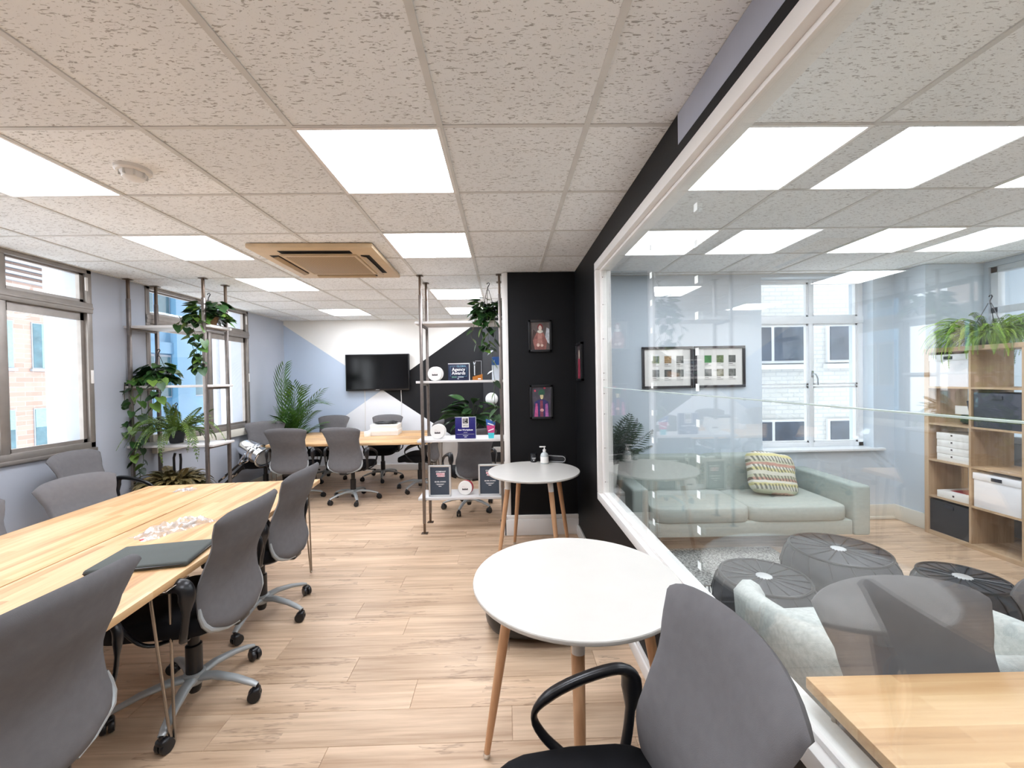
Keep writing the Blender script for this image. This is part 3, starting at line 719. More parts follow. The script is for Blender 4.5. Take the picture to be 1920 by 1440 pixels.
# ---------------------------------------------------------------- awards
M_NAVY = mat('award_navy', '#141c3c', 0.35); M_BLUE = mat('award_blue', '#1d1a66', 0.35); M_CYAN = mat('ink_cyan', '#6fa9c4', 0.5); M_GREEN = mat('ink_green', '#7fb9a2', 0.5)
M_ACRYL = mat('clear_acrylic_edge', '#d4dade', 0.15); M_SLATE = mat('certificate_slate', '#3b4552', 0.5); M_PINK = mat('ink_pink', '#d9808a', 0.5); M_RED = mat('award_red', '#a02334', 0.4)
M_AMBER = mat('amber_base', '#a9651f', 0.3); M_TEAL = mat('award_teal', '#49c0c9', 0.35); M_ROSE = mat('award_rose', '#c4457f', 0.35); M_SKY = mat('award_sky', '#2f5fa8', 0.35); M_PALE = mat('award_pale', '#cfd6de', 0.35)
FR = (R(90), 0, 0)
def disc(label, x, z, r, back=M_PAPER):
    t = thing('award_disc', label, 'award', (x, 4.17, z), 0, 'round white award discs')
    obj('face', MB().lathe([(r - .003, -.012), (r, -.009), (r, .009), (r - .003, .012)], 40, c=(0, 0, r), axis='y'), M_PAPER, t)
    obj('rear_disc', MB().lathe([(r * .95, .014), (r, .018), (r, .034), (r * .95, .038)], 40, c=(.012, 0, r * 1.02), axis='y'), back, t)
    pr = MB()
    for k in range(5): pr.prism([(-.028 + k * .0115, r - .02), (-.0175 + k * .0115, r - .02), (-.0175 + k * .0115, r - .006), (-.0225 + k * .0115, r - .001 - (k % 2) * .005), (-.028 + k * .0115, r - .006)], -.0128, -.012, 'y')
    obj('emblem', pr, M_INK, t, smooth=0)
    obj('print_line', B(-.03, .024, -.0126, -.012, r + .006, r + .008).box(-.03, -.004, -.0126, -.012, r + .018, r + .0195), mat('ink_rose', '#c9a4a8', .6), t, smooth=0)
disc('white award disc on the upper award shelf', -.70, 1.512, .071)
disc('white award disc on the middle award shelf beside the blue plaque', -.685, .925, .073)
disc('white award disc with red rim on the lowest award shelf', -.417, .35, .071, M_RED)

t = thing('award_plaque', 'black framed plaque reading Global Agency Awards 2020', 'plaque', (-.463, 4.19, 1.512))
obj('panel', RB(-.105, .105, -.008, .008, 0, .165, r=.002), M_NAVY, t)
obj('silver_edge', B(-.105, .113, -.009, .006, .165, .175).box(.105, .113, -.009, .006, 0, .165), M_SILVER, t, smooth=0)
obj('outline', B(-.085, -.083, -.0092, -.008, .04, .145).box(-.085, -.03, -.0092, -.008, .143, .145).box(.083, .085, -.0092, -.008, .04, .13).box(.0, .085, -.0092, -.008, .04, .042), M_CYAN, t, smooth=0)
text('lettering', 'GLOBAL', .026, M_CYAN, t, (.03, -.0088, .143), FR)
text('lettering', 'Agency', .045, M_INKW, t, (0, -.0088, .11), FR, bold=.0008)
text('lettering', 'Awards', .045, M_INKW, t, (0, -.0088, .073), FR, bold=.0008)
text('lettering', '2020', .027, M_GREEN, t, (-.045, -.0088, .034), FR)
obj('print_line', B(-.01, .05, -.0092, -.008, .031, .036).box(-.012, .002, -.0092, -.008, .014, .02), M_INKW, t, smooth=0)

t = thing('glass_trophy', 'clear glass trophy with orange base and etched stem', 'trophy', (-.272, 4.20, 1.512))
obj('base', MB().prism([(-.05, 0), (.05, 0), (.05, .06), (-.05, .035)], -.025, .025, 'y'), M_AMBER, t, smooth=0)
obj('glass_block', B(-.04, .042, -.012, .012, .045, .195), M_GLASS, t, smooth=0)
obj('edge_line', B(-.02, .042, -.013, -.012, .193, .196).box(.04, .043, -.013, -.012, .05, .196), M_ACRYL, t, smooth=0)
obj('etched_stem', MB().rbox(-.034, -.024, -.013, -.011, .05, .15, r=.0005, seg=1).prism([(-.042, .185), (-.036, .187), (-.03, .17), (-.023, .187), (-.016, .183), (-.024, .158), (-.036, .158)], -.013, -.011, 'y'), M_ACRYL, t, smooth=0)
obj('name_tag', B(.005, .035, -.0265, -.025, .008, .018), M_INKW, t, smooth=0)
t = thing('award_block', 'tall blue and white award block behind the hanging vine', 'award', (-.088, 4.22, 1.512))
obj('lower_body', RB(-.038, .038, -.012, .012, 0, .15, r=.002), M_PALE, t); obj('blue_cap', RB(-.038, .038, -.012, .012, .15, .235, r=.002), M_SKY, t)
text('lettering', 'H', .035, M_INKW, t, (-.02, -.0125, .19), FR)

t = thing('award_plaque', 'dark blue plaque reading Best Workplaces 2022', 'plaque', (-.40, 4.15, .925))
obj('panel', RB(-.103, .103, -.008, .008, 0, .215, r=.002), M_BLUE, t); obj('acrylic_edge', B(-.106, .106, -.007, .007, .215, .219).box(.103, .107, -.007, .007, 0, .219), M_ACRYL, t, smooth=0)
obj('badge', B(-.034, .034, -.0095, -.008, .113, .214), M_PAPER, t, smooth=0); obj('badge_square', B(-.026, .026, -.0102, -.0095, .152, .205), mat('badge_black', '#1a1114', .5), t, smooth=0)
for k in range(4): obj('badge_line', B(-.021, (.012, .010, -.006, .012)[k], -.0108, -.0102, .196 - k * .012, .200 - k * .012), M_PAPER, t, smooth=0)
text('lettering', '2022', .028, M_INK, t, (0, -.0098, .131), FR, bold=.0005)
text('lettering', 'Best Workplaces', .0215, M_INKW, t, (0, -.0085, .088), FR, bold=.0005); text('lettering', 'WINNER', .010, M_INKW, t, (0, -.0085, .062), FR)
obj('print_line', B(-.09, .09, -.0088, -.008, .044, .0452).box(-.026, .026, -.0088, -.008, .029, .032).box(-.012, .012, -.0088, -.008, .014, .019), M_INKW, t, smooth=0)
t = thing('acrylic_award', 'slanted teal and pink acrylic award on the middle shelf', 'award', (-.145, 4.14, .925))
def quad(z0, z1, xl0, xl1, xr0, xr1): return MB().prism([(xl0, z0), (xr0, z0), (xr1, z1), (xl1, z1)], -.008, .008, 'y')
def xl(z): return -.022 - .027 * z / .19
def xr(z): return .03 + .02 * z / .19
for z0, z1, m in ((0, .055, M_TEAL), (.055, .13, M_ROSE), (.13, .16, M_SKY)): obj('colour_band', quad(z0, z1, xl(z0), xl(z1), xr(z0), xr(z1)), m, t, smooth=0)
obj('top_band', MB().prism([(xl(.16), .16), (xr(.16), .16), (xl(.195), .195)], -.008, .008, 'y'), M_SKY, t, smooth=0)
obj('stripe', MB().prism([(-.025, .07), (.03, .09), (.03, .10), (-.025, .08)], -.0088, -.008, 'y').prism([(-.03, .145), (.03, .125), (.03, .137), (-.03, .157)], -.0088, -.008, 'y'), M_INKW, t, smooth=0)
for k, (x, lab) in enumerate(((-.665, 'silver framed certificate at left of the lowest award shelf'), (-.165, 'silver framed certificate partly hidden by the back round table'))):
    t = thing('certificate', lab, 'certificate', (x, 4.13, .35), R(-2), 'framed certificates on the lowest award shelf')
    w, h = .113, .315
    obj('backing', B(-w + .005, w - .005, -.004, .012, .004, h - .004), M_SLATE, t, smooth=0)
    obj('frame', RB(-w, w, -.012, .012, 0, .018, r=.004).rbox(-w, w, -.012, .012, h - .018, h, r=.004).rbox(-w, -w + .018, -.012, .012, 0, h, r=.004).rbox(w - .018, w, -.012, .012, 0, h, r=.004), M_SILVER, t)
    text('lettering', 'COMPANY', .021, M_INKW, t, (.012, -.0045, .25), FR, bold=.0004)
    obj('highlight', B(-.035, .052, -.0044, -.004, .219, .237).box(-.02, .045, -.0044, -.004, .198, .216), M_PINK, t, smooth=0)
    text('lettering', 'CULTURE', .02, M_INKW, t, (.008, -.0048, .228), FR, bold=.0004); text('lettering', 'AWARDS', .02, M_INKW, t, (.012, -.0048, .207), FR, bold=.0004)
    text('lettering', 'SILVER AWARD', .0165, M_INKW, t, (.005, -.0045, .148), FR, bold=.0004)
    obj('print_line', B(-.04, .045, -.0044, -.004, .125, .128).box(-.03, .035, -.0044, -.004, .117, .120).box(-.012, .016, -.0044, -.004, .101, .106), M_INKW, t, smooth=0)
    obj('easel_strut', MB().tube([(0, .012, .2), (0, .10, .004)], .006, 6), M_PLASTIC, t)

# ---------------------------------------------------------------- plants
L_DARK = leafmat('pothos_leaf', '#10240f', '#2f5424'); L_LIGHT = leafmat('pothos_leaf_light', '#2f5520', '#728f3d')
L_LILY = leafmat('lily_leaf', '#152c17', '#35572b', .3); L_PALM = leafmat('palm_leaf', '#1c3a18', '#4f7a2c'); L_PALMD = leafmat('palm_leaf_dark', '#13291a', '#2c4d2e')
L_FERN = leafmat('fern_frond', '#2b441a', '#6d8736'); L_FERNB = leafmat('fern_frond_bright', '#5f8a28', '#aecb4e'); L_DRY = leafmat('dry_frond', '#3a3a20', '#8f7c4e')
M_STEM = mat('green_stem', '#3d5326', 0.6); M_STEMB = mat('brown_stem', '#4f4330', 0.7); M_SOIL = mat('potting_soil', '#2a211b', 0.95, var=.3, vscale=60)
M_POTBLK = mat('black_pot', '#22252b', 0.5); M_POTBRN = mat('coir_basket', '#8c6b4a', 0.9, var=.25, vscale=40, bump=.4, bscale=150); M_POTWHT = mat('white_pot', '#e8e6df', 0.4)
def heart(l=.075, wd=.062, fold=.2):
    pts = []
    out = [(0, 0), (.30, -.12), (.50, .10), (.46, .38), (.28, .70), (0, 1.0)]
    mb = MB(); mid = [(0, y * l, -.08 * l * (y ** 2)) for y in (0, .12, .38, .70, 1.0)]
    rt = [(x * wd, y * l, fold * x * wd - .08 * l * y * y) for x, y in ((.30, -.12), (.50, .10), (.46, .38), (.28, .70))]
    lt = [(-x, y, z) for x, y, z in rt]
    vs = mid + rt + lt
    fs = [(0, 5, 6, 1), (1, 6, 7, 2), (2, 7, 8, 3), (3, 8, 4), (0, 1, 10, 9), (1, 2, 11, 10), (2, 3, 12, 11), (3, 4, 12)]
    return mb.add(vs, fs)
HEART = heart().mesh('leaf', L_DARK, 80); HEART2 = heart().mesh('leaf', L_LIGHT, 80)
def leaf_at(parent, me, p, d, s, roll=0, name='leaf'):
    """leaf pointing along d with its face roughly up"""
    d = Vector(d).normalized(); up = Vector((0, 0, 1)) if abs(d.z) < .95 else Vector((0, -1, 0))
    x = d.cross(up).normalized(); z = x.cross(d)
    m = Matrix((x, d, z)).transposed().to_4x4() @ Matrix.Rotation(roll, 4, 'Y')
    o = link(name, me, parent, p); o.rotation_euler = m.to_euler(); o.scale = (s, s, s); return o
def pot(prof_r, h, m, parent, name='pot', seg=28, th=.006):
    r0, r1 = prof_r
    return obj(name, MB().lathe([(r0 * .6, 0), (r0, .004), (r1, h - .012), (r1 + .005, h - .010), (r1 + .005, h), (r1 - th, h), (r1 - th, h - .02), (.001, h - .021)], seg), m, parent)
def hook(parent, h0, h1, r, m=M_PLASTIC):
    mb = MB()
    for k in range(3):
        a = k * 2.094 + .4; mb.tube([(math.cos(a) * r, math.sin(a) * r, h0), (math.cos(a) * .01, math.sin(a) * .01, h1 - .06)], .0028, 6)
    mb.tube([(0, 0, h1 - .07), (0, 0, h1 - .04), (.012, 0, h1 - .02), (.02, 0, h1 - .005), (.012, 0, h1 + .008), (-.002, 0, h1 + .004), (-.008, 0, h1 - .008)], .0045, 6)
    obj('hanger', mb, m, parent)
def pothos(label, loc, seed, potm, nclump, vines, clump_r=.15, hk=.30):
    rnd = random.Random(seed); t = thing('trailing_plant', label, 'plant', loc, 0, 'trailing plants in hanging pots')
    pot((.06, .085), .11, potm, t); hook(t, .10, hk, .08)
    for k in range(nclump):
        a = rnd.uniform(0, 2 * PI); e = rnd.uniform(-.35, 1.1); rr = clump_r * rnd.uniform(.55, 1.0)
        p = Vector((math.cos(a) * rr * math.cos(e * .7), math.sin(a) * rr * .8 * math.cos(e * .7), .10 + rr * math.sin(e) * .95))
        d = Vector((math.cos(a), math.sin(a) - .3, rnd.uniform(-.9, .1)))
        leaf_at(t, HEART if rnd.random() < .85 else HEART2, p, d, rnd.uniform(1.0, 1.65), rnd.uniform(-.5, .5))
    for pts, n in vines:
        P = [Vector(p) for p in pts]; Q = []
        for i in range(len(P) - 1):
            for k in range(4): Q.append(P[i].lerp(P[i + 1], k / 4) + Vector((rnd.uniform(-.008, .008), rnd.uniform(-.006, .006), 0)))
        Q.append(P[-1]); v = obj('vine', MB().tube(Q, .0025, 5), M_STEM if rnd.random() < .5 else M_STEMB, t)
        for k in range(n):
            q = Q[min(len(Q) - 1, int((k + .8) / n * (len(Q) - 1)))]; sd = -1 if k % 2 else 1
            d = Vector((sd * rnd.uniform(.3, 1), rnd.uniform(-.8, -.1), rnd.uniform(-1.1, -.4)))
            leaf_at(t, HEART if rnd.random() < .6 else HEART2, q, d, rnd.uniform(.95, 1.5), rnd.uniform(-.6, .6))
    return t
F = -.175  # vines fall in front of the shelf edge
pothos('trailing vine on top shelf by the window, large leafy clump', (-2.985, 4.235, 2.10), 4, M_POTBRN, 90,
       [([(-.02, -.09, .10), (-.03, F, .06), (-.02, F, -.1), (.0, F, -.25), (.03, F, -.42)], 13), ([(.05, -.09, .1), (.06, F, .03), (.07, F, -.15), (.03, F - .01, -.30), (.06, F, -.46)], 13), ([(-.06, -.08, .1), (-.10, F, .05), (-.06, F, -.12), (-.01, F, -.36), (-.03, F, -.45)], 11), ([(-.08, -.07, .12), (-.14, F, .06), (-.18, F, -.03)], 5)], .165, .33)
pothos('trailing vine on second shelf by the window, long strands to the floor', (-3.50, 4.235, 1.512), 9, M_POTBLK, 85,
       [([(-.08, -.09, .10), (-.12, F, .05), (-.13, F, -.25), (-.10, F, -.55), (-.12, F, -.80)], 16), ([(-.02, -.09, .10), (-.05, F, .05), (-.03, F, -.22), (-.02, F, -.5), (-.03, F, -.72), (-.06, F, -.9)], 18), ([(.05, -.09, .1), (.08, F, .05), (.10, F, -.1), (.07, F, -.25)], 8), ([(-.12, -.08, .08), (-.19, F, .02), (-.21, F, -.3), (-.20, F, -.5)], 9), ([(.1, -.08, .08), (.16, F, .02), (.15, F, -.16)], 5)], .15, .36)
pothos('trailing vine above the awards next to the black column', (-.155, 4.235, 2.10), 14, M_POTBLK, 90,
       [([(-.03, -.09, .10), (-.05, F, .06), (-.06, F, -.08), (-.04, F, -.22), (-.01, F, -.32)], 11), ([(.05, -.09, .1), (.06, F, .04), (.07, F, -.15), (.04, F, -.35), (.06, F, -.55), (.05, F, -.78), (.07, F, -.92), (.10, F, -1.0)], 14), ([(-.06, -.09, .1), (-.10, F, .05), (-.13, F, -.04), (-.17, F, -.16), (-.12, F, -.24), (-.06, F, -.26)], 7), ([(.0, -.09, .1), (.0, F, .04), (.01, F, -.2), (.02, F, -.3)], 9)], .165, .40)

def frond(length, droop, width, n, m, leaf_w=.012, name='frond', up=.9, stemm=None):
    """pinnate frond along +Y rising then drooping; returns mesh"""
    mb = MB(); pts = []
    for i in range(n + 1):
        q = i / n; pts.append(Vector((0, length * math.sin(q * 1.25) / 1.05 * .9, length * (up * q - droop * q * q))))
    mb.tube(pts, [.0022 * (1 - .7 * i / n) + .0006 for i in range(n + 1)], 4)
    for i in range(1, n):
        q = i / n; p = pts[i]; tdir = (pts[i + 1] - pts[i - 1]).normalized()
        ll = width * math.sin(PI * (.12 + .88 * q) ** .8) + .008
        for s in (-1, 1):
            d = (Vector((s, 0, 0)) * .85 + tdir * .55 + Vector((0, 0, -.25))).normalized(); nrm = tdir.cross(Vector((1, 0, 0))).normalized()
            e = p + d * ll; side = tdir * leaf_w * .5
            mb.add([p, p + d * ll * .45 + side + nrm * .002, e, p + d * ll * .45 - side + nrm * .002], [(0, 1, 2, 3)])
    return mb.mesh(name, m, 0)
def fronds(t, mes, n, seed, z, amin, amax, tilt, r=.02, smin=.7, smax=1.1, cy=1.0):
    rnd = random.Random(seed)
    for k in range(n):
        a = amin + (amax - amin) * (k + rnd.uniform(-.3, .3)) / n
        o = link('frond', rnd.choice(mes), t, (math.sin(-a) * r, math.cos(a) * r * cy, z)); o.rotation_euler = (R(rnd.uniform(*tilt)), R(rnd.uniform(-15, 15)), a)
        s = rnd.uniform(smin, smax); o.scale = (s, s, s)
t = thing('potted_fern', 'spiky green fern in a black pot on the window shelf', 'plant', (-3.34, 4.235, .925)); pot((.055, .075), .13, M_POTBLK, t); hook(t, .12, .40, .07)
fm = [frond(.36, .45, .038, 20, L_FERN, .018), frond(.36, .95, .036, 20, L_FERN, .018), frond(.40, 1.35, .036, 20, L_FERN, .018)]
fronds(t, fm, 64, 2, .12, 0, 2 * PI, (-30, 25), .03, .8, 1.25)
t = thing('dry_fern', 'big brown dried fern clump on the bottom window shelf', 'plant', (-3.37, 4.23, .35)); pot((.08, .11), .14, M_POTBLK, t)
dm = [frond(.33, 1.0, .05, 14, L_DRY, .032, up=.95), frond(.28, 1.2, .05, 14, L_DRY, .032, up=1.0), frond(.30, .85, .05, 14, L_DRY, .032, up=1.0)]
fronds(t, dm, 260, 5, .10, 0, 10 * PI, (-30, 55), .07, .7, 1.1)
obj('hanger', MB().tube([(-.02, .03, .12), (-.03, .04, .42), (-.015, .04, .47)], .012, 6).tube([(.03, .03, .12), (.04, .04, .40), (.035, .04, .46)], .012, 6), M_PLASTIC, t)

# corner palm
def palm_frond(L, n, m, droop, wl=.26):
    mb = MB(); pts = []
    for i in range(n + 1):
        q = i / n; pts.append(Vector((0, L * (.22 * q + .42 * q * q), L * (1.0 * q - droop * q * q * q))))
    mb.tube(pts, [.008 * (1 - .8 * i / n) + .001 for i in range(n + 1)], 5)
    for i in range(int(n * .25), n + 1):
        q = i / n; p = pts[i]; tdir = (pts[min(n, i + 1)] - pts[i - 1]).normalized()
        ll = wl * (.55 + .6 * math.sin(PI * (q - .2) / .85)) * L
        for s in (-1, 1):
            d = (Vector((s * .62, 0, 0)) + tdir * .75).normalized(); e = p + d * ll + Vector((0, .02, -.10 * ll)); md = p + d * ll * .5
            side = tdir.cross(d).cross(d).normalized() * .016
            mb.add([p, md + side, e, md - side, md + Vector((0, 0, .004))], [(0, 1, 4), (1, 2, 4), (2, 3, 4), (3, 0, 4)])
    return mb.mesh('frond', m, 0)
t = thing('palm_plant', 'tall palm in the far window corner', 'plant', (-3.30, 6.40, 0)); pot((.13, .17), .45, M_POTBLK, t)
pmz = [palm_frond(1.0, 15, L_PALM, .20, .34), palm_frond(1.0, 15, L_PALM, .42, .36), palm_frond(1.0, 15, L_PALM, .10, .30)]
rnd = random.Random(7)
for k, (az, tilt, sc) in enumerate(((-20, 14, 1.62), (-78, 2, 1.2), (-100, -6, 1.05), (-120, -14, .9), (-85, -24, .85), (-60, 8, 1.0), (-140, 4, 1.15), (170, 2, 1.1), (140, 8, 1.0), (100, 20, .95), (60, 22, 1.1), (10, 22, 1.2), (200, -8, .85), (230, -12, .75), (-160, -16, .7), (120, 12, .8), (-40, 16, .9), (150, -10, .8), (180, 14, 1.3), (-110, 10, .8), (-150, -20, .62), (-175, -14, .7), (-95, -34, .72), (-125, -30, .66), (-65, -22, .7), (-170, -4, .95), (-35, 2, .8))):
    o = link('frond', pmz[k % 3], t, (0, 0, .42)); o.rotation_euler = (R(tilt + 6), 0, R(az)); o.scale = (sc * .75 * (.6 if 0 <= az % 360 < 185 or az % 360 > 335 else 1), sc * (.34 if 0 <= az % 360 < 185 or az % 360 > 335 else .72), sc)
# peace lily behind the award shelf
t = thing('leafy_plant', 'broad leaved dark green plant behind the blue award plaque', 'plant', (-.52, 6.50, .42)); pot((.10, .14), .24, M_POTBLK, t)
lm = MB().grid(4, 6, lambda a, b: ((a - .5) * .13 * math.sin(PI * min(1, b * .96 + .04)) ** .8, b * .36, abs(a - .5) * .05 - .16 * b * b)).mesh('leaf', L_LILY, 80)
rnd = random.Random(12)
for k in range(34):
    a = rnd.uniform(-1.2 * PI, .2 * PI); rr = rnd.uniform(.03, .18); zz = rnd.uniform(.40, .74)
    p = Vector((math.cos(a) * rr * 1.1, math.sin(a) * rr, zz)); o = leaf_at(t, lm, p, (math.cos(a), math.sin(a), rnd.uniform(-.1, .75)), rnd.uniform(.75, 1.15), rnd.uniform(-.5, .5))
    obj('stalk', MB().tube([(0, 0, .22), (p.x * .4, p.y * .4, zz * .75), p], .004, 5), M_STEM, t)
st = thing('plant_stand', 'black stand carrying the broad leaved plant', 'stand', (-.52, 6.50, 0))
obj('top', RB(-.16, .16, -.16, .16, .395, .42, r=.004), M_PLASTIC, st)
for sx in (-1, 1):
    for sy in (-1, 1): obj('leg', RB(sx * .14 - .012, sx * .14 + .012, sy * .14 - .012, sy * .14 + .012, 0, .395, r=.003), M_PLASTIC, st)
st = thing('low_cupboard', 'low white cupboard against the back wall behind award shelf', 'cupboard', (-.95, 6.72, 0))
obj('body', RB(-.29, .25, -.22, .22, .06, .56, r=.004), M_WHITE, st); obj('top', RB(-.31, .33, -.25, .24, .56, .59, r=.004), M_WHITE, st); obj('plinth', B(-.27, .23, -.2, .2, 0, .06), M_WHITE, st)
obj('door', RB(-.28, .24, -.235, -.22, .15, .55, r=.003), M_WHITE, st)
# ---------------------------------------------------------------- screen, cables, wall lamp on the back wall
t = thing('television', 'black flat screen hung on the two tone back wall', 'television', (-2.12, 6.99, 1.36))
obj('casing', RB(-.53, .53, -.075, -.02, 0, .61, r=.006), M_PLASTIC, t)
obj('screen', B(-.515, .515, -.0765, -.075, .03, .597), M_SCREEN, t, smooth=0)
obj('logo', B(-.03, .03, -.0768, -.0755, .012, .018), M_SILVER, t, smooth=0)
obj('wall_bracket', B(-.2, .2, -.02, .0, .12, .48), M_DARKMETAL, t, smooth=0)
for x, z1, lab in ((-2.36, .45, 'white cable hanging below the left half of the screen'), (-1.75, .62, 'thin white cable hanging below the right end of the screen')):
    tag(obj('cable', MB().tube([(x, 6.985, 1.38), (x + .004, 6.99, 1.1), (x - .003, 6.99, .8), (x, 6.99, z1)], .006, 6), M_WHITE), lab, 'cable')
t = thing('wall_lamp', 'round white globe lamp on the black back wall panel', 'lamp', (-.215, 6.94, 1.19))
obj('globe', MB().superell((0, -.12, 0), (.105, .105, .105), 1.0, 24, 14), mat('opal_glass', '#f4f4f2', .3), t, smooth=80); obj('mount', MB().lathe([(.035, -.03), (.045, 0)], 16, axis='y'), M_PLASTIC, t)
t = thing('wall_socket', 'white twin socket low on the black back wall panel', 'socket', (-.13, 6.94, .33))
obj('plate', RB(-.075, .075, -.012, 0, -.045, .045, r=.004), M_WHITE, t); obj('switch', RB(-.05, -.02, -.018, -.012, -.01, .02, r=.002).rbox(.02, .05, -.018, -.012, -.01, .02, r=.002), M_PAPER, t)
t = thing('notice_board', 'black board edge on beside the white column trim', 'board', (.05, 4.9, 1.1)); obj('board', RB(-.06, 0, -.35, .35, 0, .95, r=.004), M_PLASTIC, t); obj('rim', RB(-.066, -.06, -.36, .36, -.01, .96, r=.002), M_DARKMETAL, t)

# things on the far table
def carton(label, loc, rz, lx, ly, lz, lid=None):
    t = thing('box', label, 'box', loc, rz)
    obj('body', RB(-lx / 2, lx / 2, -ly / 2, ly / 2, 0, lz, r=.003), M_PAPER, t)
    obj('lid', RB(-lx / 2 - .003, lx / 2 + .003, -ly / 2 - .003, ly / 2 + .003, lz * .55, lz + .002, r=.003), M_PAPER, t)
    return t
carton('lower flat white box on the far table', (-1.75, 6.02, .74), R(4), .42, .30, .075)
carton('upper white box stacked on the far table', (-1.74, 6.04, .817), R(2), .38, .27, .075)
t = thing('black_bag', 'crumpled black bag on top of the white boxes', 'bag', (-1.74, 6.04, .894)); obj('pouch', MB().superell((0, 0, .018), (.17, .11, .018), .7, 20, 8, lambda p, q: (q[0], q[1], q[2] + .008 * math.sin(9 * p[0]) * math.cos(5 * p[1]))), M_PLASTIC, t, smooth=80); obj('strap', MB().tube([(.10, -.08, .02), (.15, -.10, .03), (.19, -.06, .03), (.17, 0, .03)], .006, 6), M_PLASTIC, t)
t = thing('paper_roll', 'small white paper roll standing before white boxes', 'roll', (-1.945, 5.83, .74)); obj('roll', MB().lathe([(.012, 0), (.042, 0), (.045, .004), (.045, .066), (.042, .07), (.012, .07)], 24), M_PAPER, t); obj('core', MB().lathe([(.010, .001), (.011, .001), (.011, .069), (.010, .069)], 16), mat('card_tube', '#a88d6d', .8), t)

# chrome spotlight lying on the corner chair, tripod legs leaning to the floor
t = thing('spotlight', 'chrome tripod spotlight lying across the corner chair', 'lamp', (-3.22, 5.36, .63), R(-24)); t.scale = (1.2, 1.2, 1.06)
hd = MB().lathe([(.02, -.22), (.075, -.20), (.10, -.15), (.105, -.02), (.11, -.02), (.11, 0), (.10, 0), (.10, .03), (.118, .03), (.118, .05), (.10, .05), (.10, .13), (.118, .14), (.118, .165), (.108, .165), (.105, .14), (.02, .13)], 28, axis='x')
obj('lamp_head', hd, M_CHROME, t, rot=(0, R(20), 0)); obj('lens', MB().lathe([(.10, .150), (.06, .156), (.005, .158)], 24, axis='x'), mat('lens_glass', '#c9d2d8', .08, .3), t, rot=(0, R(20), 0))
obj('barn_ring', MB().tube([(.165, math.cos(2 * PI * k / 28) * .118, math.sin(2 * PI * k / 28) * .118) for k in range(28)], .010, 8, closed=True), M_CHROME, t, rot=(0, R(20), 0))
obj('yoke', MB().tube([(0, -.125, .0), (-.06, -.135, -.08), (-.13, -.10, -.12), (-.13, .10, -.12), (-.06, .135, -.08), (0, .125, 0)], .009, 8), M_CHROME, t)
for k, (dx, dy) in enumerate(((0, -.05), (0, .05), (.05, 0))):
    l = obj('tripod_leg', MB().tube([(-.13 + dx * .3, dy, -.10), (-.36 + dx, dy * 1.3 - .10, -.345), (-.57 + dx, dy * 1.6 - .19, -.585)], [.013, .012, .010], 8), M_PLASTIC, t)
    obj('leg_clamp', MB().tube([(-.30 + dx * .8, dy * 1.2 - .07, -.275), (-.33 + dx * .9, dy * 1.25 - .085, -.31)], .017, 8).tube([(-.13 + dx * .3, dy, -.10), (-.17 + dx * .4, dy * 1.05 - .02, -.14)], .018, 8), M_CHROME, l)

# ---------------------------------------------------------------- ceiling fittings
t = thing('air_conditioner', 'tan square cassette air conditioner set in the ceiling', 'air conditioner', (-1.44, 3.54, CEIL - .035), R(1.5))
M_TAN = mat('aged_tan_plastic', '#cdb491', 0.5, var=.05)
def grille():
    t = NT('tan_grille'); v = t.coord('Object', (1, 1, 1)); vo = t.new('ShaderNodeTexChecker'); vo.inputs['Scale'].default_value = 90; t.link(v, vo.inputs['Vector'])
    t.link(t.mix(vo.outputs['Fac'], srgb('#b79c78'), srgb('#8a7153')), t.b.inputs['Base Color']); t.b.inputs['Roughness'].default_value = .6; t.bump(vo.outputs['Fac'], .4, .003); return t.m
rim = MB(); hb = .46
obj('panel', RB(-hb, hb, -hb, hb, .0, .034, r=.006), M_TAN, t)
obj('intake_grille', RB(-.265, .265, -.265, .265, -.012, .0, r=.004), grille(), t); obj('grille_frame', RB(-.29, .29, -.29, -.265, -.012, .002, r=.003).rbox(-.29, .29, .265, .29, -.012, .002, r=.003).rbox(-.29, -.265, -.265, .265, -.012, .002, r=.003).rbox(.265, .29, -.265, .265, -.012, .002, r=.003), M_TAN, t)
M_SLOT = mat('dark_air_slot', '#241c16', .8)
for k in range(4):
    s = obj('air_slot', B(-.27, .27, .315, .385, -.002, .001), M_SLOT, t, rot=(0, 0, R(90 * k)), smooth=0)
    obj('louvre', RB(-.265, .265, .33, .372, -.012, -.006, r=.002), mat('louvre_tan', '#a98f6d', .5), s, rot=(R(-14), 0, 0), loc=(0, 0, .080))
t = thing('smoke_detector', 'round white smoke detector on a ceiling tile', 'smoke detector', (-1.755, 2.01, CEIL + .004)); t.scale = (1.22, 1.22, 1.1)
obj('base', MB().lathe([(.058, 0), (.058, -.014), (.052, -.020)], 32), M_WHITE, t); obj('cap', MB().lathe([(.042, -.020), (.042, -.026), (.034, -.044), (.012, -.05)], 32), M_WHITE, t)
for k in range(8): obj('vent_rib', B(.030, .044, -.003, .003, -.040, -.020), M_TBAR, t, rot=(0, 0, R(45 * k)), smooth=0)

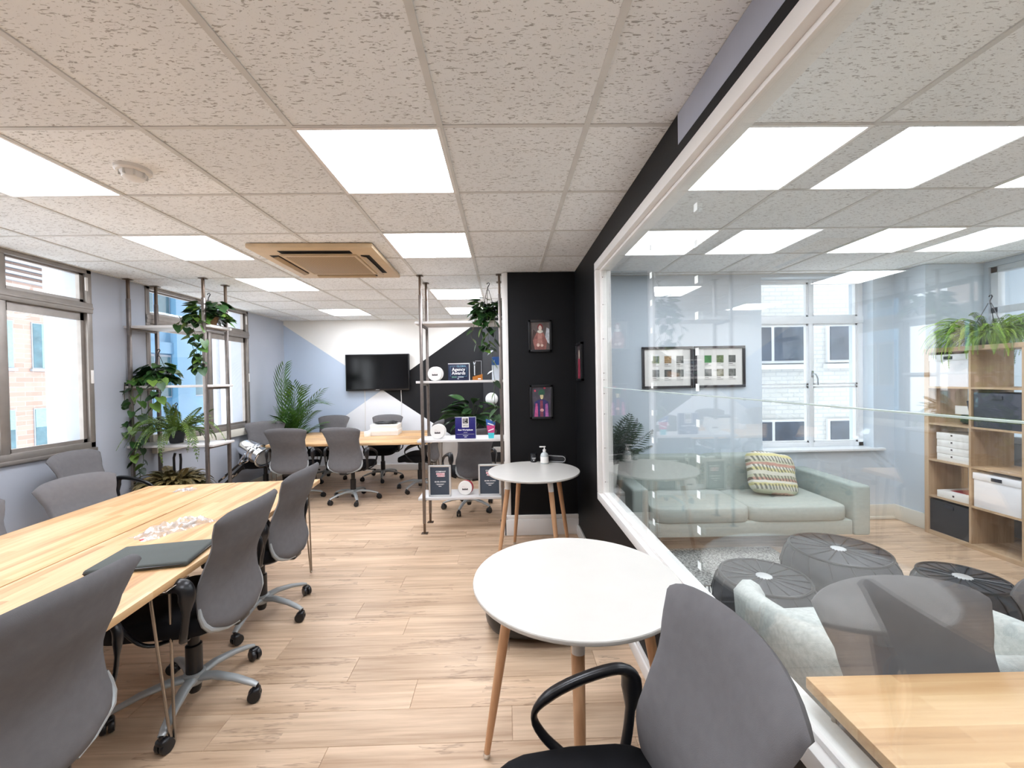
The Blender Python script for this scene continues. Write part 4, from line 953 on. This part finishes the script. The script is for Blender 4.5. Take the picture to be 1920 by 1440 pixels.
# ---------------------------------------------------------------- pictures on the black walls
def picture(label, loc, rz, w, h, figure):
    t = thing('picture', label, 'picture', loc, rz)
    obj('frame', RB(-w / 2, w / 2, -.03, 0, 0, .022, r=.002).rbox(-w / 2, w / 2, -.03, 0, h - .022, h, r=.002).rbox(-w / 2, -w / 2 + .022, -.03, 0, 0, h, r=.002).rbox(w / 2 - .022, w / 2, -.03, 0, 0, h, r=.002), M_PLASTIC, t)
    a, b = w / 2 - .02, h - .044
    c = obj('print', B(-a, a, -.018, -.006, .02, h - .02), mat('print_ground_' + figure[0], figure[0], .5, var=.35, vscale=16), t, smooth=0)
    for k, (poly, col) in enumerate(figure[1]):
        obj('print_shape', MB().prism([(x * a, .022 + y * b) for x, y in poly], -.0186 - k * .0003, -.018, 'y'), mat('print_' + col, col, .55, var=.3, vscale=35), c, smooth=0)
    return t
def ell(cx, cy, rx, ry, n=14): return [(cx + rx * math.cos(2 * PI * k / n), cy + ry * math.sin(2 * PI * k / n)) for k in range(n)]
fig1 = ('#5a504c', [([(-.95, 0), (-.7, .75), (-.3, .6), (-.5, 0)], '#3f2f2c'), ([(.5, .35), (.98, .2), (.98, .75), (.7, .8)], '#b9bcc0'), ([(-.55, 0), (-.75, .35), (-.35, .62), (.35, .62), (.75, .3), (.6, 0)], '#8c5a52'), ([(-.3, .15), (-.2, .6), (.2, .6), (.25, .15)], '#a3746a'), (ell(.02, .66, .3, .06), '#c9c5b8'), (ell(.03, .82, .28, .12), '#7b2c2c'), (ell(.02, .78, .17, .10), '#d8c9bd'), (ell(-.2, .17, .16, .06), '#d6bfb2'), (ell(.2, .15, .14, .05), '#cbb2a4')])
fig2 = ('#46414a', [([(-.8, 0), (-.7, .5), (-.3, .58), (.35, .58), (.75, .5), (.8, 0)], '#2b2a5e'), ([(-.75, 0), (-.6, .45), (-.4, .45), (-.35, 0)], '#b0507e'), ([(.4, 0), (.4, .42), (.65, .45), (.75, 0)], '#a85f9a'), ([(-.15, 0), (-.12, .55), (.15, .55), (.2, 0)], '#7c3a4c'), (ell(.05, .7, .17, .11), '#dccb9c'), ([(-.28, .74), (-.3, .86), (-.1, .92), (.2, .92), (.38, .86), (.34, .74)], '#2f5a45'), (ell(-.65, .88, .1, .04), '#c9475b'), (ell(.35, .97, .12, .03), '#c9475b'), (ell(.05, .22, .2, .05), '#dba3a0')])
fig3 = ('#33292c', [([(-.6, 0), (-.5, .6), (.5, .6), (.6, 0)], '#7d2438'), (ell(0, .72, .25, .14), '#b7a696')])
picture('small framed portrait in brown tones, upper one on black column', (.352, 4.0, 1.775), 0, .225, .31, fig1)
picture('small framed portrait in blue and purple, lower one on black column', (.355, 4.0, 1.125), 0, .225, .33, fig2)
picture('narrow framed picture seen edge on, on the black end wall', (.70, 3.72, 1.49), R(-90), .25, .345, fig3)

# ---------------------------------------------------------------- on the back round table
t = thing('soap_dispenser', 'clear pump bottle of hand gel on the back round table', 'bottle', (.352, 3.72, .745))
obj('bottle', MB().lathe([(.034, 0), (.037, .004), (.037, .075), (.030, .092), (.014, .104), (.014, .112)], 24), mat('clear_gel', '#dfe5e4', .15, trans=.35), t); obj('pump', MB().lathe([(.015, .108), (.015, .128), (.006, .130), (.006, .150)], 16).rbox(-.045, .012, -.009, .009, .148, .158, r=.004), M_WHITE, t); obj('label', MB().lathe([(.0375, .012), (.0375, .066)], 24, cap=False), M_PAPER, t)
t = thing('candle_jar', 'small black jar with pale lettering on the back round table', 'jar', (.258, 3.80, .745)); obj('jar', MB().lathe([(.026, 0), (.029, .003), (.029, .058), (.027, .062)], 24), M_PLASTIC, t); obj('lid', MB().lathe([(.030, .062), (.030, .078), (.028, .08)], 24), M_PLASTIC, t); obj('print_line', B(-.018, .018, -.0298, -.029, .040, .043).box(-.013, .013, -.0298, -.029, .031, .033).box(-.005, .005, -.0298, -.029, .016, .023), M_INKW, t, smooth=0)
t = thing('speaker', 'flat black portable speaker with silver rim on back round table', 'speaker', (.46, 3.765, .745), R(-22)); obj('body', RB(-.10, .10, -.02, .02, .004, .068, r=.018, seg=3), M_PLASTIC, t)
obj('silver_rim', MB().tube([(-.075, -.021, .010), (.07, -.021, .010), (.09, -.021, .02), (.095, -.021, .036), (.09, -.021, .052), (.07, -.021, .063), (-.075, -.021, .063), (-.092, -.021, .05), (-.096, -.021, .036), (-.092, -.021, .022)], .0025, 6, closed=True), M_SILVER, t); obj('foot', B(-.08, .08, -.012, .012, 0, .005), M_PLASTIC, t)

# ---------------------------------------------------------------- on the near desk
DZ = .725
t = thing('laptop_sleeve', 'dark green grey padded sleeve lying on the near desk edge', 'laptop sleeve', (-1.61, 1.90, DZ), R(12))
M_SLV = mat('sleeve_fabric', '#4c504d', .85, bump=.2, bscale=500)
obj('pouch', RB(-.19, .19, -.135, .135, 0, .026, r=.011, seg=3), M_SLV, t); obj('zip', MB().tube([(-.185, -.137, .014), (.17, -.138, .014), (.19, -.12, .014), (.192, .12, .014), (.17, .137, .014)], .0022, 6), M_PLASTIC, t)
def filmmat():
    t = NT('clear_plastic_film'); tr = t.new('ShaderNodeBsdfTransparent'); gl = t.new('ShaderNodeBsdfGlossy'); df = t.new('ShaderNodeBsdfDiffuse'); gl.inputs['Roughness'].default_value = .12
    df.inputs[0].default_value = (.9, .9, .93, 1); m1 = t.new('ShaderNodeMixShader'); m2 = t.new('ShaderNodeMixShader'); m1.inputs[0].default_value = .35
    nz = t.noise(t.coord('Object'), 40, 3); t.link(t.math('MULTIPLY_ADD', nz, .9, -.02), m2.inputs[0])
    t.link(gl.outputs[0], m1.inputs[1]); t.link(df.outputs[0], m1.inputs[2]); t.link(tr.outputs[0], m2.inputs[1]); t.link(m1.outputs[0], m2.inputs[2]); t.link(m2.outputs[0], t.n['Material Output'].inputs[0]); return t.m
M_CLEAR = filmmat()
def film(nu, nv, lx, ly, h, seed):
    rnd = random.Random(seed); ph = [rnd.uniform(0, 6) for _ in range(6)]
    def f(a, b):
        x, y = (a - .5) * lx, (b - .5) * ly; e = max(0, 1 - (2 * a - 1) ** 4) * max(0, 1 - (2 * b - 1) ** 4)
        return (x + .008 * math.sin(17 * b + ph[0]), y + .008 * math.sin(15 * a + ph[1]), .002 + h * e * (.45 + .25 * math.sin(19 * a + 7 * b + ph[2]) + .2 * math.sin(23 * b - 11 * a + ph[3]) + .12 * math.sin(41 * a + 35 * b)))
    return MB().grid(nu, nv, f)
t = thing('plastic_bag', 'clear plastic bag of hardware lying on the near desk', 'bag', (-1.83, 2.29, DZ), R(66)); obj('film', film(30, 18, .34, .16, .05, 3), M_CLEAR, t, smooth=20)
for k in range(5): obj('metal_piece', MB().tube([(.02 + .02 * k, -.035 + .012 * k, .010), (.10 + .006 * k, -.01 + .010 * k, .014)], .006, 6), M_SILVER, t)
obj('red_seal', B(-.17, -.155, -.05, -.02, .001, .004), mat('red_print', '#b5383f', .5), t, smooth=0)
t = thing('small_plastic_bag', 'tiny clear plastic bag near the far end of near desk', 'bag', (-2.40, 3.11, DZ), R(20)); obj('film', film(16, 10, .13, .07, .022, 8), M_CLEAR, t, smooth=20); obj('metal_piece', MB().tube([(-.02, 0, .007), (.03, .01, .007)], .005, 6), M_SILVER, t)

# ---------------------------------------------------------------- lounge room
M_SOFA = mat('sofa_fabric_sage', '#a9b2ac', .9, var=.05, vscale=40, bump=.2, bscale=600, spec=.2)
t = thing('sofa', 'pale sage green two seat sofa below the framed prints', 'sofa', (2.06, 3.80, 0), R(-1.0)); hx = .945
obj('base', RB(-hx + .09, hx - .09, -.40, .36, .16, .285, r=.012), M_SOFA, t)
obj('back_frame', RB(-hx + .02, hx - .35, .26, .37, .16, .70, r=.03, seg=3), M_SOFA, t)
for s in (-1, 1):
    obj('arm', RB(s * hx - .055 if s < 0 else s * hx - .085, s * hx + .085 if s < 0 else s * hx + .055, -.41, .37, .155, .575, r=.022, seg=3), M_SOFA, t)
    obj('seat_cushion', MB().superell((s * .41, -.07, .345), (.415, .345, .07), .22, 36, 14), M_SOFA, t, smooth=80)
    obj('back_cushion', MB().superell((s * .36 - .12, .20, .575), (.385 if s < 0 else .40, .085, .175), .26, 32, 16), M_SOFA, t, smooth=80)
    for sy in (-1, 1): obj('leg', MB().tube([(s * .78, -.02 + sy * .30, 0), (s * .74, -.02 + sy * .29, .165)], [.012, .021], 10), mat('dark_wood_leg', '#2b1d17', .4), t)
def pillowmat():
    t = NT('pillow_woven'); v = t.coord('Object', (1, 1, 1)); sp = t.new('ShaderNodeSeparateXYZ'); t.link(v, sp.inputs[0])
    wob = t.math('MULTIPLY', t.noise(v, 6, 2), .05)
    z = t.math('ADD', sp.outputs[2], wob)
    band = t.math('FRACT', t.math('MULTIPLY', z, 7.5)); tick = t.math('GREATER_THAN', t.math('FRACT', t.math('MULTIPLY', t.math('ADD', sp.outputs[0], t.math('MULTIPLY', z, .4)), 30)), .5)
    bc = t.ramp(band, [(0, srgb('#d9d5c6')), (.25, srgb('#d8cf98')), (.45, srgb('#e6e2d5')), (.62, srgb('#c79c8c')), (.8, srgb('#c9c8ae'))])
    bc.node.color_ramp.interpolation = 'CONSTANT'
    dk = t.math('MULTIPLY', tick, t.math('GREATER_THAN', t.math('FRACT', t.math('MULTIPLY', z, 12)), .4))
    t.link(t.mix(t.math('MULTIPLY', dk, .75), bc, srgb('#5d6058')), t.b.inputs['Base Color']); t.b.inputs['Roughness'].default_value = .95; return t.m
t = thing('pillow', 'crumpled woven pillow in yellow white and grey on the sofa', 'pillow', (2.46, 3.76, .60), R(6))
obj('cover', MB().superell((0, 0, 0), (.225, .085, .19), .5, 32, 18, lambda p, q: (q[0] * (1 + .10 * abs(p[2]) ** 3), q[1] * (1 - .25 * abs(p[0]) ** 3) + .008 * math.sin(9 * p[0] + 6 * p[2]), q[2] * (1 + .08 * abs(p[0]) ** 3) - .015 * p[0])), pillowmat(), t, rot=(R(-20), R(7), 0), smooth=80)

def prints(label, x, cols):
    t = thing('picture', label, 'picture', (x, BY, 1.395), 0, 'pair of framed print sets'); w, h = .262, .425
    obj('frame', RB(-w, w, -.03, 0, 0, .024, r=.002).rbox(-w, w, -.03, 0, h - .024, h, r=.002).rbox(-w, -w + .024, -.03, 0, 0, h, r=.002).rbox(w - .024, w, -.03, 0, 0, h, r=.002), mat('dark_wood_frame', '#2a2528', .4), t)
    obj('mount', B(-w + .02, w - .02, -.014, -.004, .02, h - .02), M_PAPER, t, smooth=0)
    for k in range(6):
        cx = (-.12, 0.005, .13)[k % 3]; cz = .285 if k < 3 else .145
        obj('card', B(cx - .04, cx + .04, -.0155, -.014, cz - .075, cz + .055), mat('card_stock', '#e4e2dc', .6), t, smooth=0)
        obj('photo', B(cx - .036, cx + .036, -.0165, -.0155, cz - .03, cz + .045), mat('photo_' + cols[k], cols[k], .5, var=.45, vscale=40), t, smooth=0)
        obj('caption', B(cx - .034, cx + .005, -.0163, -.0155, cz - .045, cz - .040).box(cx - .034, cx + .03, -.0163, -.0155, cz - .060, cz - .057), M_INK, t, smooth=0)
prints('dark framed set of six small photos, left one over sofa', 1.672, ['#6f7a55', '#a9895f', '#5a5c58', '#6a6c68', '#4e504c', '#70726c'])
prints('dark framed set of six small photos, right one with green print', 2.212, ['#3f8040', '#6f7f55', '#5d605c', '#7b7d7a', '#8a8672', '#6d6f6b'])

t = thing('drawer_pedestal', 'low white drawer pedestal beside the sofa', 'cabinet', (.985, 3.90, 0)); w = .195
obj('body', RB(-w, w, -.26, .26, .03, .47, r=.003), M_WHITE, t); obj('top', RB(-w, w, -.27, .27, .47, .49, r=.003), M_WHITE, t)
for k in range(2):
    d = obj('drawer', RB(-w + .003, w - .003, -.275, -.26, .05 + k * .21, .25 + k * .21, r=.002), M_WHITE, t)
    if k: obj('lock', MB().lathe([(.011, -.279), (.011, -.275)], 16, c=(.155, 0, .42), axis='y'), M_DARKMETAL, d)
for sx in (-1, 1):
    for sy in (-1, 1): obj('foot', MB().lathe([(.02, 0), (.02, .03)], 12, c=(sx * .16, sy * .2, 0)), M_PLASTIC, t)
t = thing('palm_plant', 'dark green parlour palm in a white pot behind the glass', 'plant', (.955, 3.86, .49)); pot((.085, .105), .22, M_POTWHT, t)
pm = [frond(.46, .45, .15, 16, L_PALMD, .016, up=1.0), frond(.42, .75, .14, 16, L_PALMD, .016, up=1.0), frond(.5, .3, .15, 18, L_PALMD, .016, up=1.05)]
fronds(t, pm, 30, 21, .20, R(-165), R(-10), (-8, 34), .03, .7, 1.1)

# bookcase
t = thing('bookcase', 'tall oak cube bookcase standing in the lounge', 'bookcase', (3.97, 3.82, 0)); M_OAK = woodmat('pale_oak_veneer', '#a98b6c', '#c6aa8a', 2, 1.0, .5); M_OAKH = woodmat('pale_oak_veneer_flat', '#a98b6c', '#c6aa8a', 1, 1.0, .5)
NR, NC, PV, PH, DP, BH = 5, 4, .338, .362, .38, 1.735
YW = NC * PH + .04
obj('side_panel', RB(0, DP, -.04, 0, 0, BH, r=.002, seg=1), M_OAK, t); obj('side_panel', RB(0, DP, -YW, -YW + .04, 0, BH, r=.002, seg=1), M_OAK, t)
obj('top_panel', RB(0, DP, -YW + .04, -.04, BH - .04, BH, r=.002, seg=1), M_OAKH, t); obj('bottom_panel', RB(0, DP, -YW + .04, -.04, 0, .04, r=.002, seg=1), M_OAKH, t)
for c in range(1, NC): obj('divider', B(.001, DP - .001, -.02 - c * PH - .008, -.02 - c * PH + .008, .04, BH - .04), M_OAK, t, smooth=0)
for r in range(1, NR):
    z = .022 + r * PV
    for c in range(NC):
        y1 = -.02 - c * PH - (.02 if c == 0 else .008); y0 = -.02 - (c + 1) * PH + (.02 if c == NC - 1 else .008)
        obj('shelf', B(.003, DP - .003, y0, y1, z - .008, z + .008), M_OAKH, t, smooth=0)
def cell(c, r): return (3.97, 3.82 - .02 - (c + .5) * PH, .022 + (NR - 1 - r) * PV + (.008 if r < NR - 1 else .018))
def bin_(label, c, r, col, lidded, hh=.29):
    x, y, z = cell(c, r); t = thing('storage_box', label, 'box', (x, y, z), 0, 'storage boxes in the bookcase'); m = mat('box_card_' + col, col, .6, var=.03); w = .162
    obj('body', RB(.012, .345, -w, w, 0, hh - (.05 if lidded else 0), r=.003), m, t)
    if lidded: obj('lid', RB(.006, .35, -w - .004, w + .004, hh - .055, hh, r=.003), m, t)
    obj('label_holder', B(.004, .0125, -.045, .03, hh - .05, hh - .022) if not lidded else B(.002, .0065, -.042, .03, hh - .045, hh - .018), mat('label_dark', '#232733', .4), t, smooth=0)
bin_('white lidded box in the top left bookcase cell', 0, 0, '#e9e9ec', True); bin_('dark grey box in second bookcase row', 1, 1, '#343844', False)
bin_('white lidded box in fourth bookcase row', 1, 3, '#e9e9ec', True); bin_('black box in the bottom left bookcase cell', 0, 4, '#26272b', False)
bin_('grey box in the third column second row of the bookcase', 2, 0, '#565b63', False)
x, y, z = cell(0, 2)
for k in range(4):
    t = thing('white_carton', ('bottom', 'second', 'third', 'topmost')[k] + ' white box of the stack in bookcase third row', 'box', (x + .03, y - .01, z + k * .064), R(random.uniform(-2, 2)), 'stack of white boxes in the bookcase')
    obj('body', RB(0, .28, -.14, .125, 0, .062, r=.002), M_PAPER, t); obj('lid_seam', B(-.001, .281, -.1405, .1255, .030, .0315), M_SHELFBOARD, t, smooth=0); obj('mark', B(-.0015, 0, -.008, .006, .036, .05), M_INK, t, smooth=0)
x, y, z = cell(0, 3); t = thing('white_carton', 'flat white box with red lid print in bookcase', 'box', (x + .02, y - .01, z), R(3)); obj('body', RB(0, .30, -.15, .11, 0, .062, r=.002), M_PAPER, t); obj('print', B(.06, .26, -.13, .05, .0622, .0635), M_RED, t, smooth=0); obj('mark', B(-.0015, 0, -.03, -.015, .024, .04), M_INK, t, smooth=0)
x, y, z = cell(0, 1); t = thing('glass_terrarium', 'small glass planter with green moss in the bookcase', 'planter', (x + .10, y - .05, z)); obj('glass', B(0, .16, -.07, .08, 0, .17), M_GLASS, t, smooth=0); obj('moss', MB().superell((.08, .0, .05), (.07, .065, .05), .6, 20, 10, lambda p, q: (q[0], q[1], q[2] + .008 * math.sin(14 * p[0]) * math.cos(11 * p[1]))), L_PALMD, t, smooth=80); obj('white_card', B(.004, .012, -.065, .075, .09, .165), M_PAPER, t, smooth=0)
t = thing('book', 'thin white book leaning beside glass planter in bookcase', 'book', (x + .06, y - .155, z)); obj('cover', RB(0, .19, -.01, .01, 0, .22, r=.002, seg=1), M_PAPER, t, rot=(R(-10), 0, 0)); obj('spine', B(-.002, 0, -.01, .01, 0, .22), M_NAVY, t, rot=(R(-10), 0, 0), smooth=0)
t = thing('hanging_fern', 'bright green fern basket sitting on top of the bookcase', 'plant', (4.14, 3.43, BH)); pot((.10, .13), .12, M_POTBLK, t); hook(t, .12, .42, .11)
bm_ = [frond(.40, .8, .024, 30, L_FERNB, .006, up=.75), frond(.40, 1.05, .024, 30, L_FERNB, .006, up=.75), frond(.42, .65, .024, 30, L_FERN, .006, up=.7)]
fronds(t, bm_, 280, 31, .10, 0, 8 * PI, (-40, 25), .07, .6, 1.1)

# ottomans of black cord
M_CORD = mat('black_cord', '#2d2e33', .55, var=.12, vscale=40)
def ottoman(label, loc, r, h, rz):
    t = thing('ottoman', label, 'ottoman', loc, rz, 'black cord ottomans')
    obj('drum', MB().lathe([(r * .66, .0), (r * .84, h * .10), (r * .96, h * .28), (r * 1.0, h * .5), (r * .98, h * .68), (r * .92, h * .85), (r * .85, h * .97), (r * .82, h), (.02, h + .002)], 40), M_CORD, t, smooth=50)
    obj('rim', MB().tube([(math.cos(2 * PI * k / 48) * r * .835, math.sin(2 * PI * k / 48) * r * .835, h) for k in range(48)], .009, 8, closed=True), M_PLASTIC, t)
    obj('hub', MB().lathe([(.045, h), (.045, h + .006), (.035, h + .009)], 24), M_SILVER, t)
    cord = MB().tube([(.04, 0, h + .003), (r * .82, 0, h + .003), (r * .925, .02, h * .85), (r * 1.0, .05, h * .5), (r * .96, .03, h * .28), (r * .84, .0, h * .1)], .0045, 5).mesh('cord', M_PLASTIC, 60)
    for k in range(16): link('cord', cord, t, rot=(0, 0, 2 * PI * k / 16))
    return t
ottoman('nearest black cord ottoman behind the glass', (1.56, 2.46, .014), .29, .275, 0); ottoman('largest black cord ottoman in front of the sofa', (2.25, 2.74, .014), .335, .31, .3); ottoman('farthest right black cord ottoman, mostly hidden', (2.68, 2.36, .014), .235, .29, .6)

# rugs
def rugmat():
    t = NT('striped_rug'); v = t.coord('Object', (1, 1, 1), (0, 0, R(24))); sp = t.new('ShaderNodeSeparateXYZ'); t.link(v, sp.inputs[0])
    k = t.math('GREATER_THAN', t.math('FRACT', t.math('MULTIPLY', sp.outputs[0], 36)), .52)
    ob = t.new('ShaderNodeTexCoord'); s2 = t.new('ShaderNodeSeparateXYZ'); t.link(ob.outputs['Object'], s2.inputs[0])
    border = t.math('GREATER_THAN', s2.outputs[0], 1.06)
    c = t.mix(k, srgb('#e4e1da'), srgb('#5b5a58')); c = t.mix(border, c, srgb('#e9e6e0'))
    t.link(c, t.b.inputs['Base Color']); t.b.inputs['Roughness'].default_value = 1.0; t.bump(t.noise(v, 300, 2), .4, .004); return t.m
t = thing('striped_rug', 'black and white striped rug with white fringe', 'rug', (2.08, 2.0, 0)); obj('pile', RB(-1.15, 1.15, -.98, .90, .0005, .012, r=.003, seg=1), rugmat(), t)
fg = MB(); rnd = random.Random(6)
for k in range(150):
    yy = -.97 + k * .0125; fg.tube([(1.145, yy, .006), (1.18, yy + rnd.uniform(-.008, .008), .006), (1.215 + rnd.uniform(-.01, .015), yy + rnd.uniform(-.016, .016), .004)], .0032, 4)
fo = obj('fringe', fg, M_PAPER, t); fo['kind'] = 'stuff'
t = thing('grey_rug', 'speckled grey shag rug in front of the sofa left leg', 'rug', (1.55, 3.25, 0)); obj('pile', RB(-.70, .75, -.33, .30, .0005, .011, r=.003, seg=1), mat('grey_shag', '#a3a19c', 1.0, var=.8, vscale=70, bump=.8, bscale=300), t)
obj('edge_binding', MB().tube([(-.70, -.33, .006), (.75, -.33, .006), (.75, .30, .006), (-.70, .30, .006)], .006, 5, closed=True), mat('binding', '#9a9792', .9), t)

# tub armchair with its back to the glass
t = thing('armchair', 'pale grey speckled tub armchair right behind the glass', 'armchair', (1.44, 1.56, 0), R(90))
M_TUB = mat('tub_fabric', '#b9bcb8', .92, var=.14, vscale=60, bump=.3, bscale=400)
def tub():
    mb = MB(); N, ro, ri = 36, .43, .33; rows = []
    for k in range(N + 1):
        th = R(42) + (2 * PI - R(84)) * k / N; d = abs(th - PI) / (PI - R(42)); hgt = .67 - .11 * d ** 1.5; sq = 1 / (math.cos(th) ** 4 + math.sin(th) ** 4) ** .25
        pr = [(ro * .88, .14), (ro * .97, .30), (ro, hgt - .05), (ro - .02, hgt - .012), ((ro + ri) / 2, hgt), (ri + .02, hgt - .012), (ri, hgt - .05), (ri, .35), (ri - .02, .14)]
        rows.append([(math.cos(th) * r * sq, math.sin(th) * r * sq, z) for r, z in pr])
    M_ = len(rows[0]); vs = [p for r in rows for p in r]
    fs = [(i * M_ + j, i * M_ + (j + 1) % M_, (i + 1) * M_ + (j + 1) % M_, (i + 1) * M_ + j) for i in range(N) for j in range(M_)]
    fs += [tuple(range(M_)), tuple(reversed([N * M_ + j for j in range(M_)]))]
    return mb.add(vs, fs)
obj('shell', tub(), M_TUB, t, smooth=60); obj('seat_cushion', MB().superell((.06, 0, .34), (.33, .30, .09), .5, 28, 12), M_TUB, t, smooth=80)
for sx in (-1, 1):
    for sy in (-1, 1): obj('leg', MB().tube([(sx * .28, sy * .28, .014), (sx * .24, sy * .24, .16)], [.011, .018], 8), MATS['dark_wood_leg'], t)
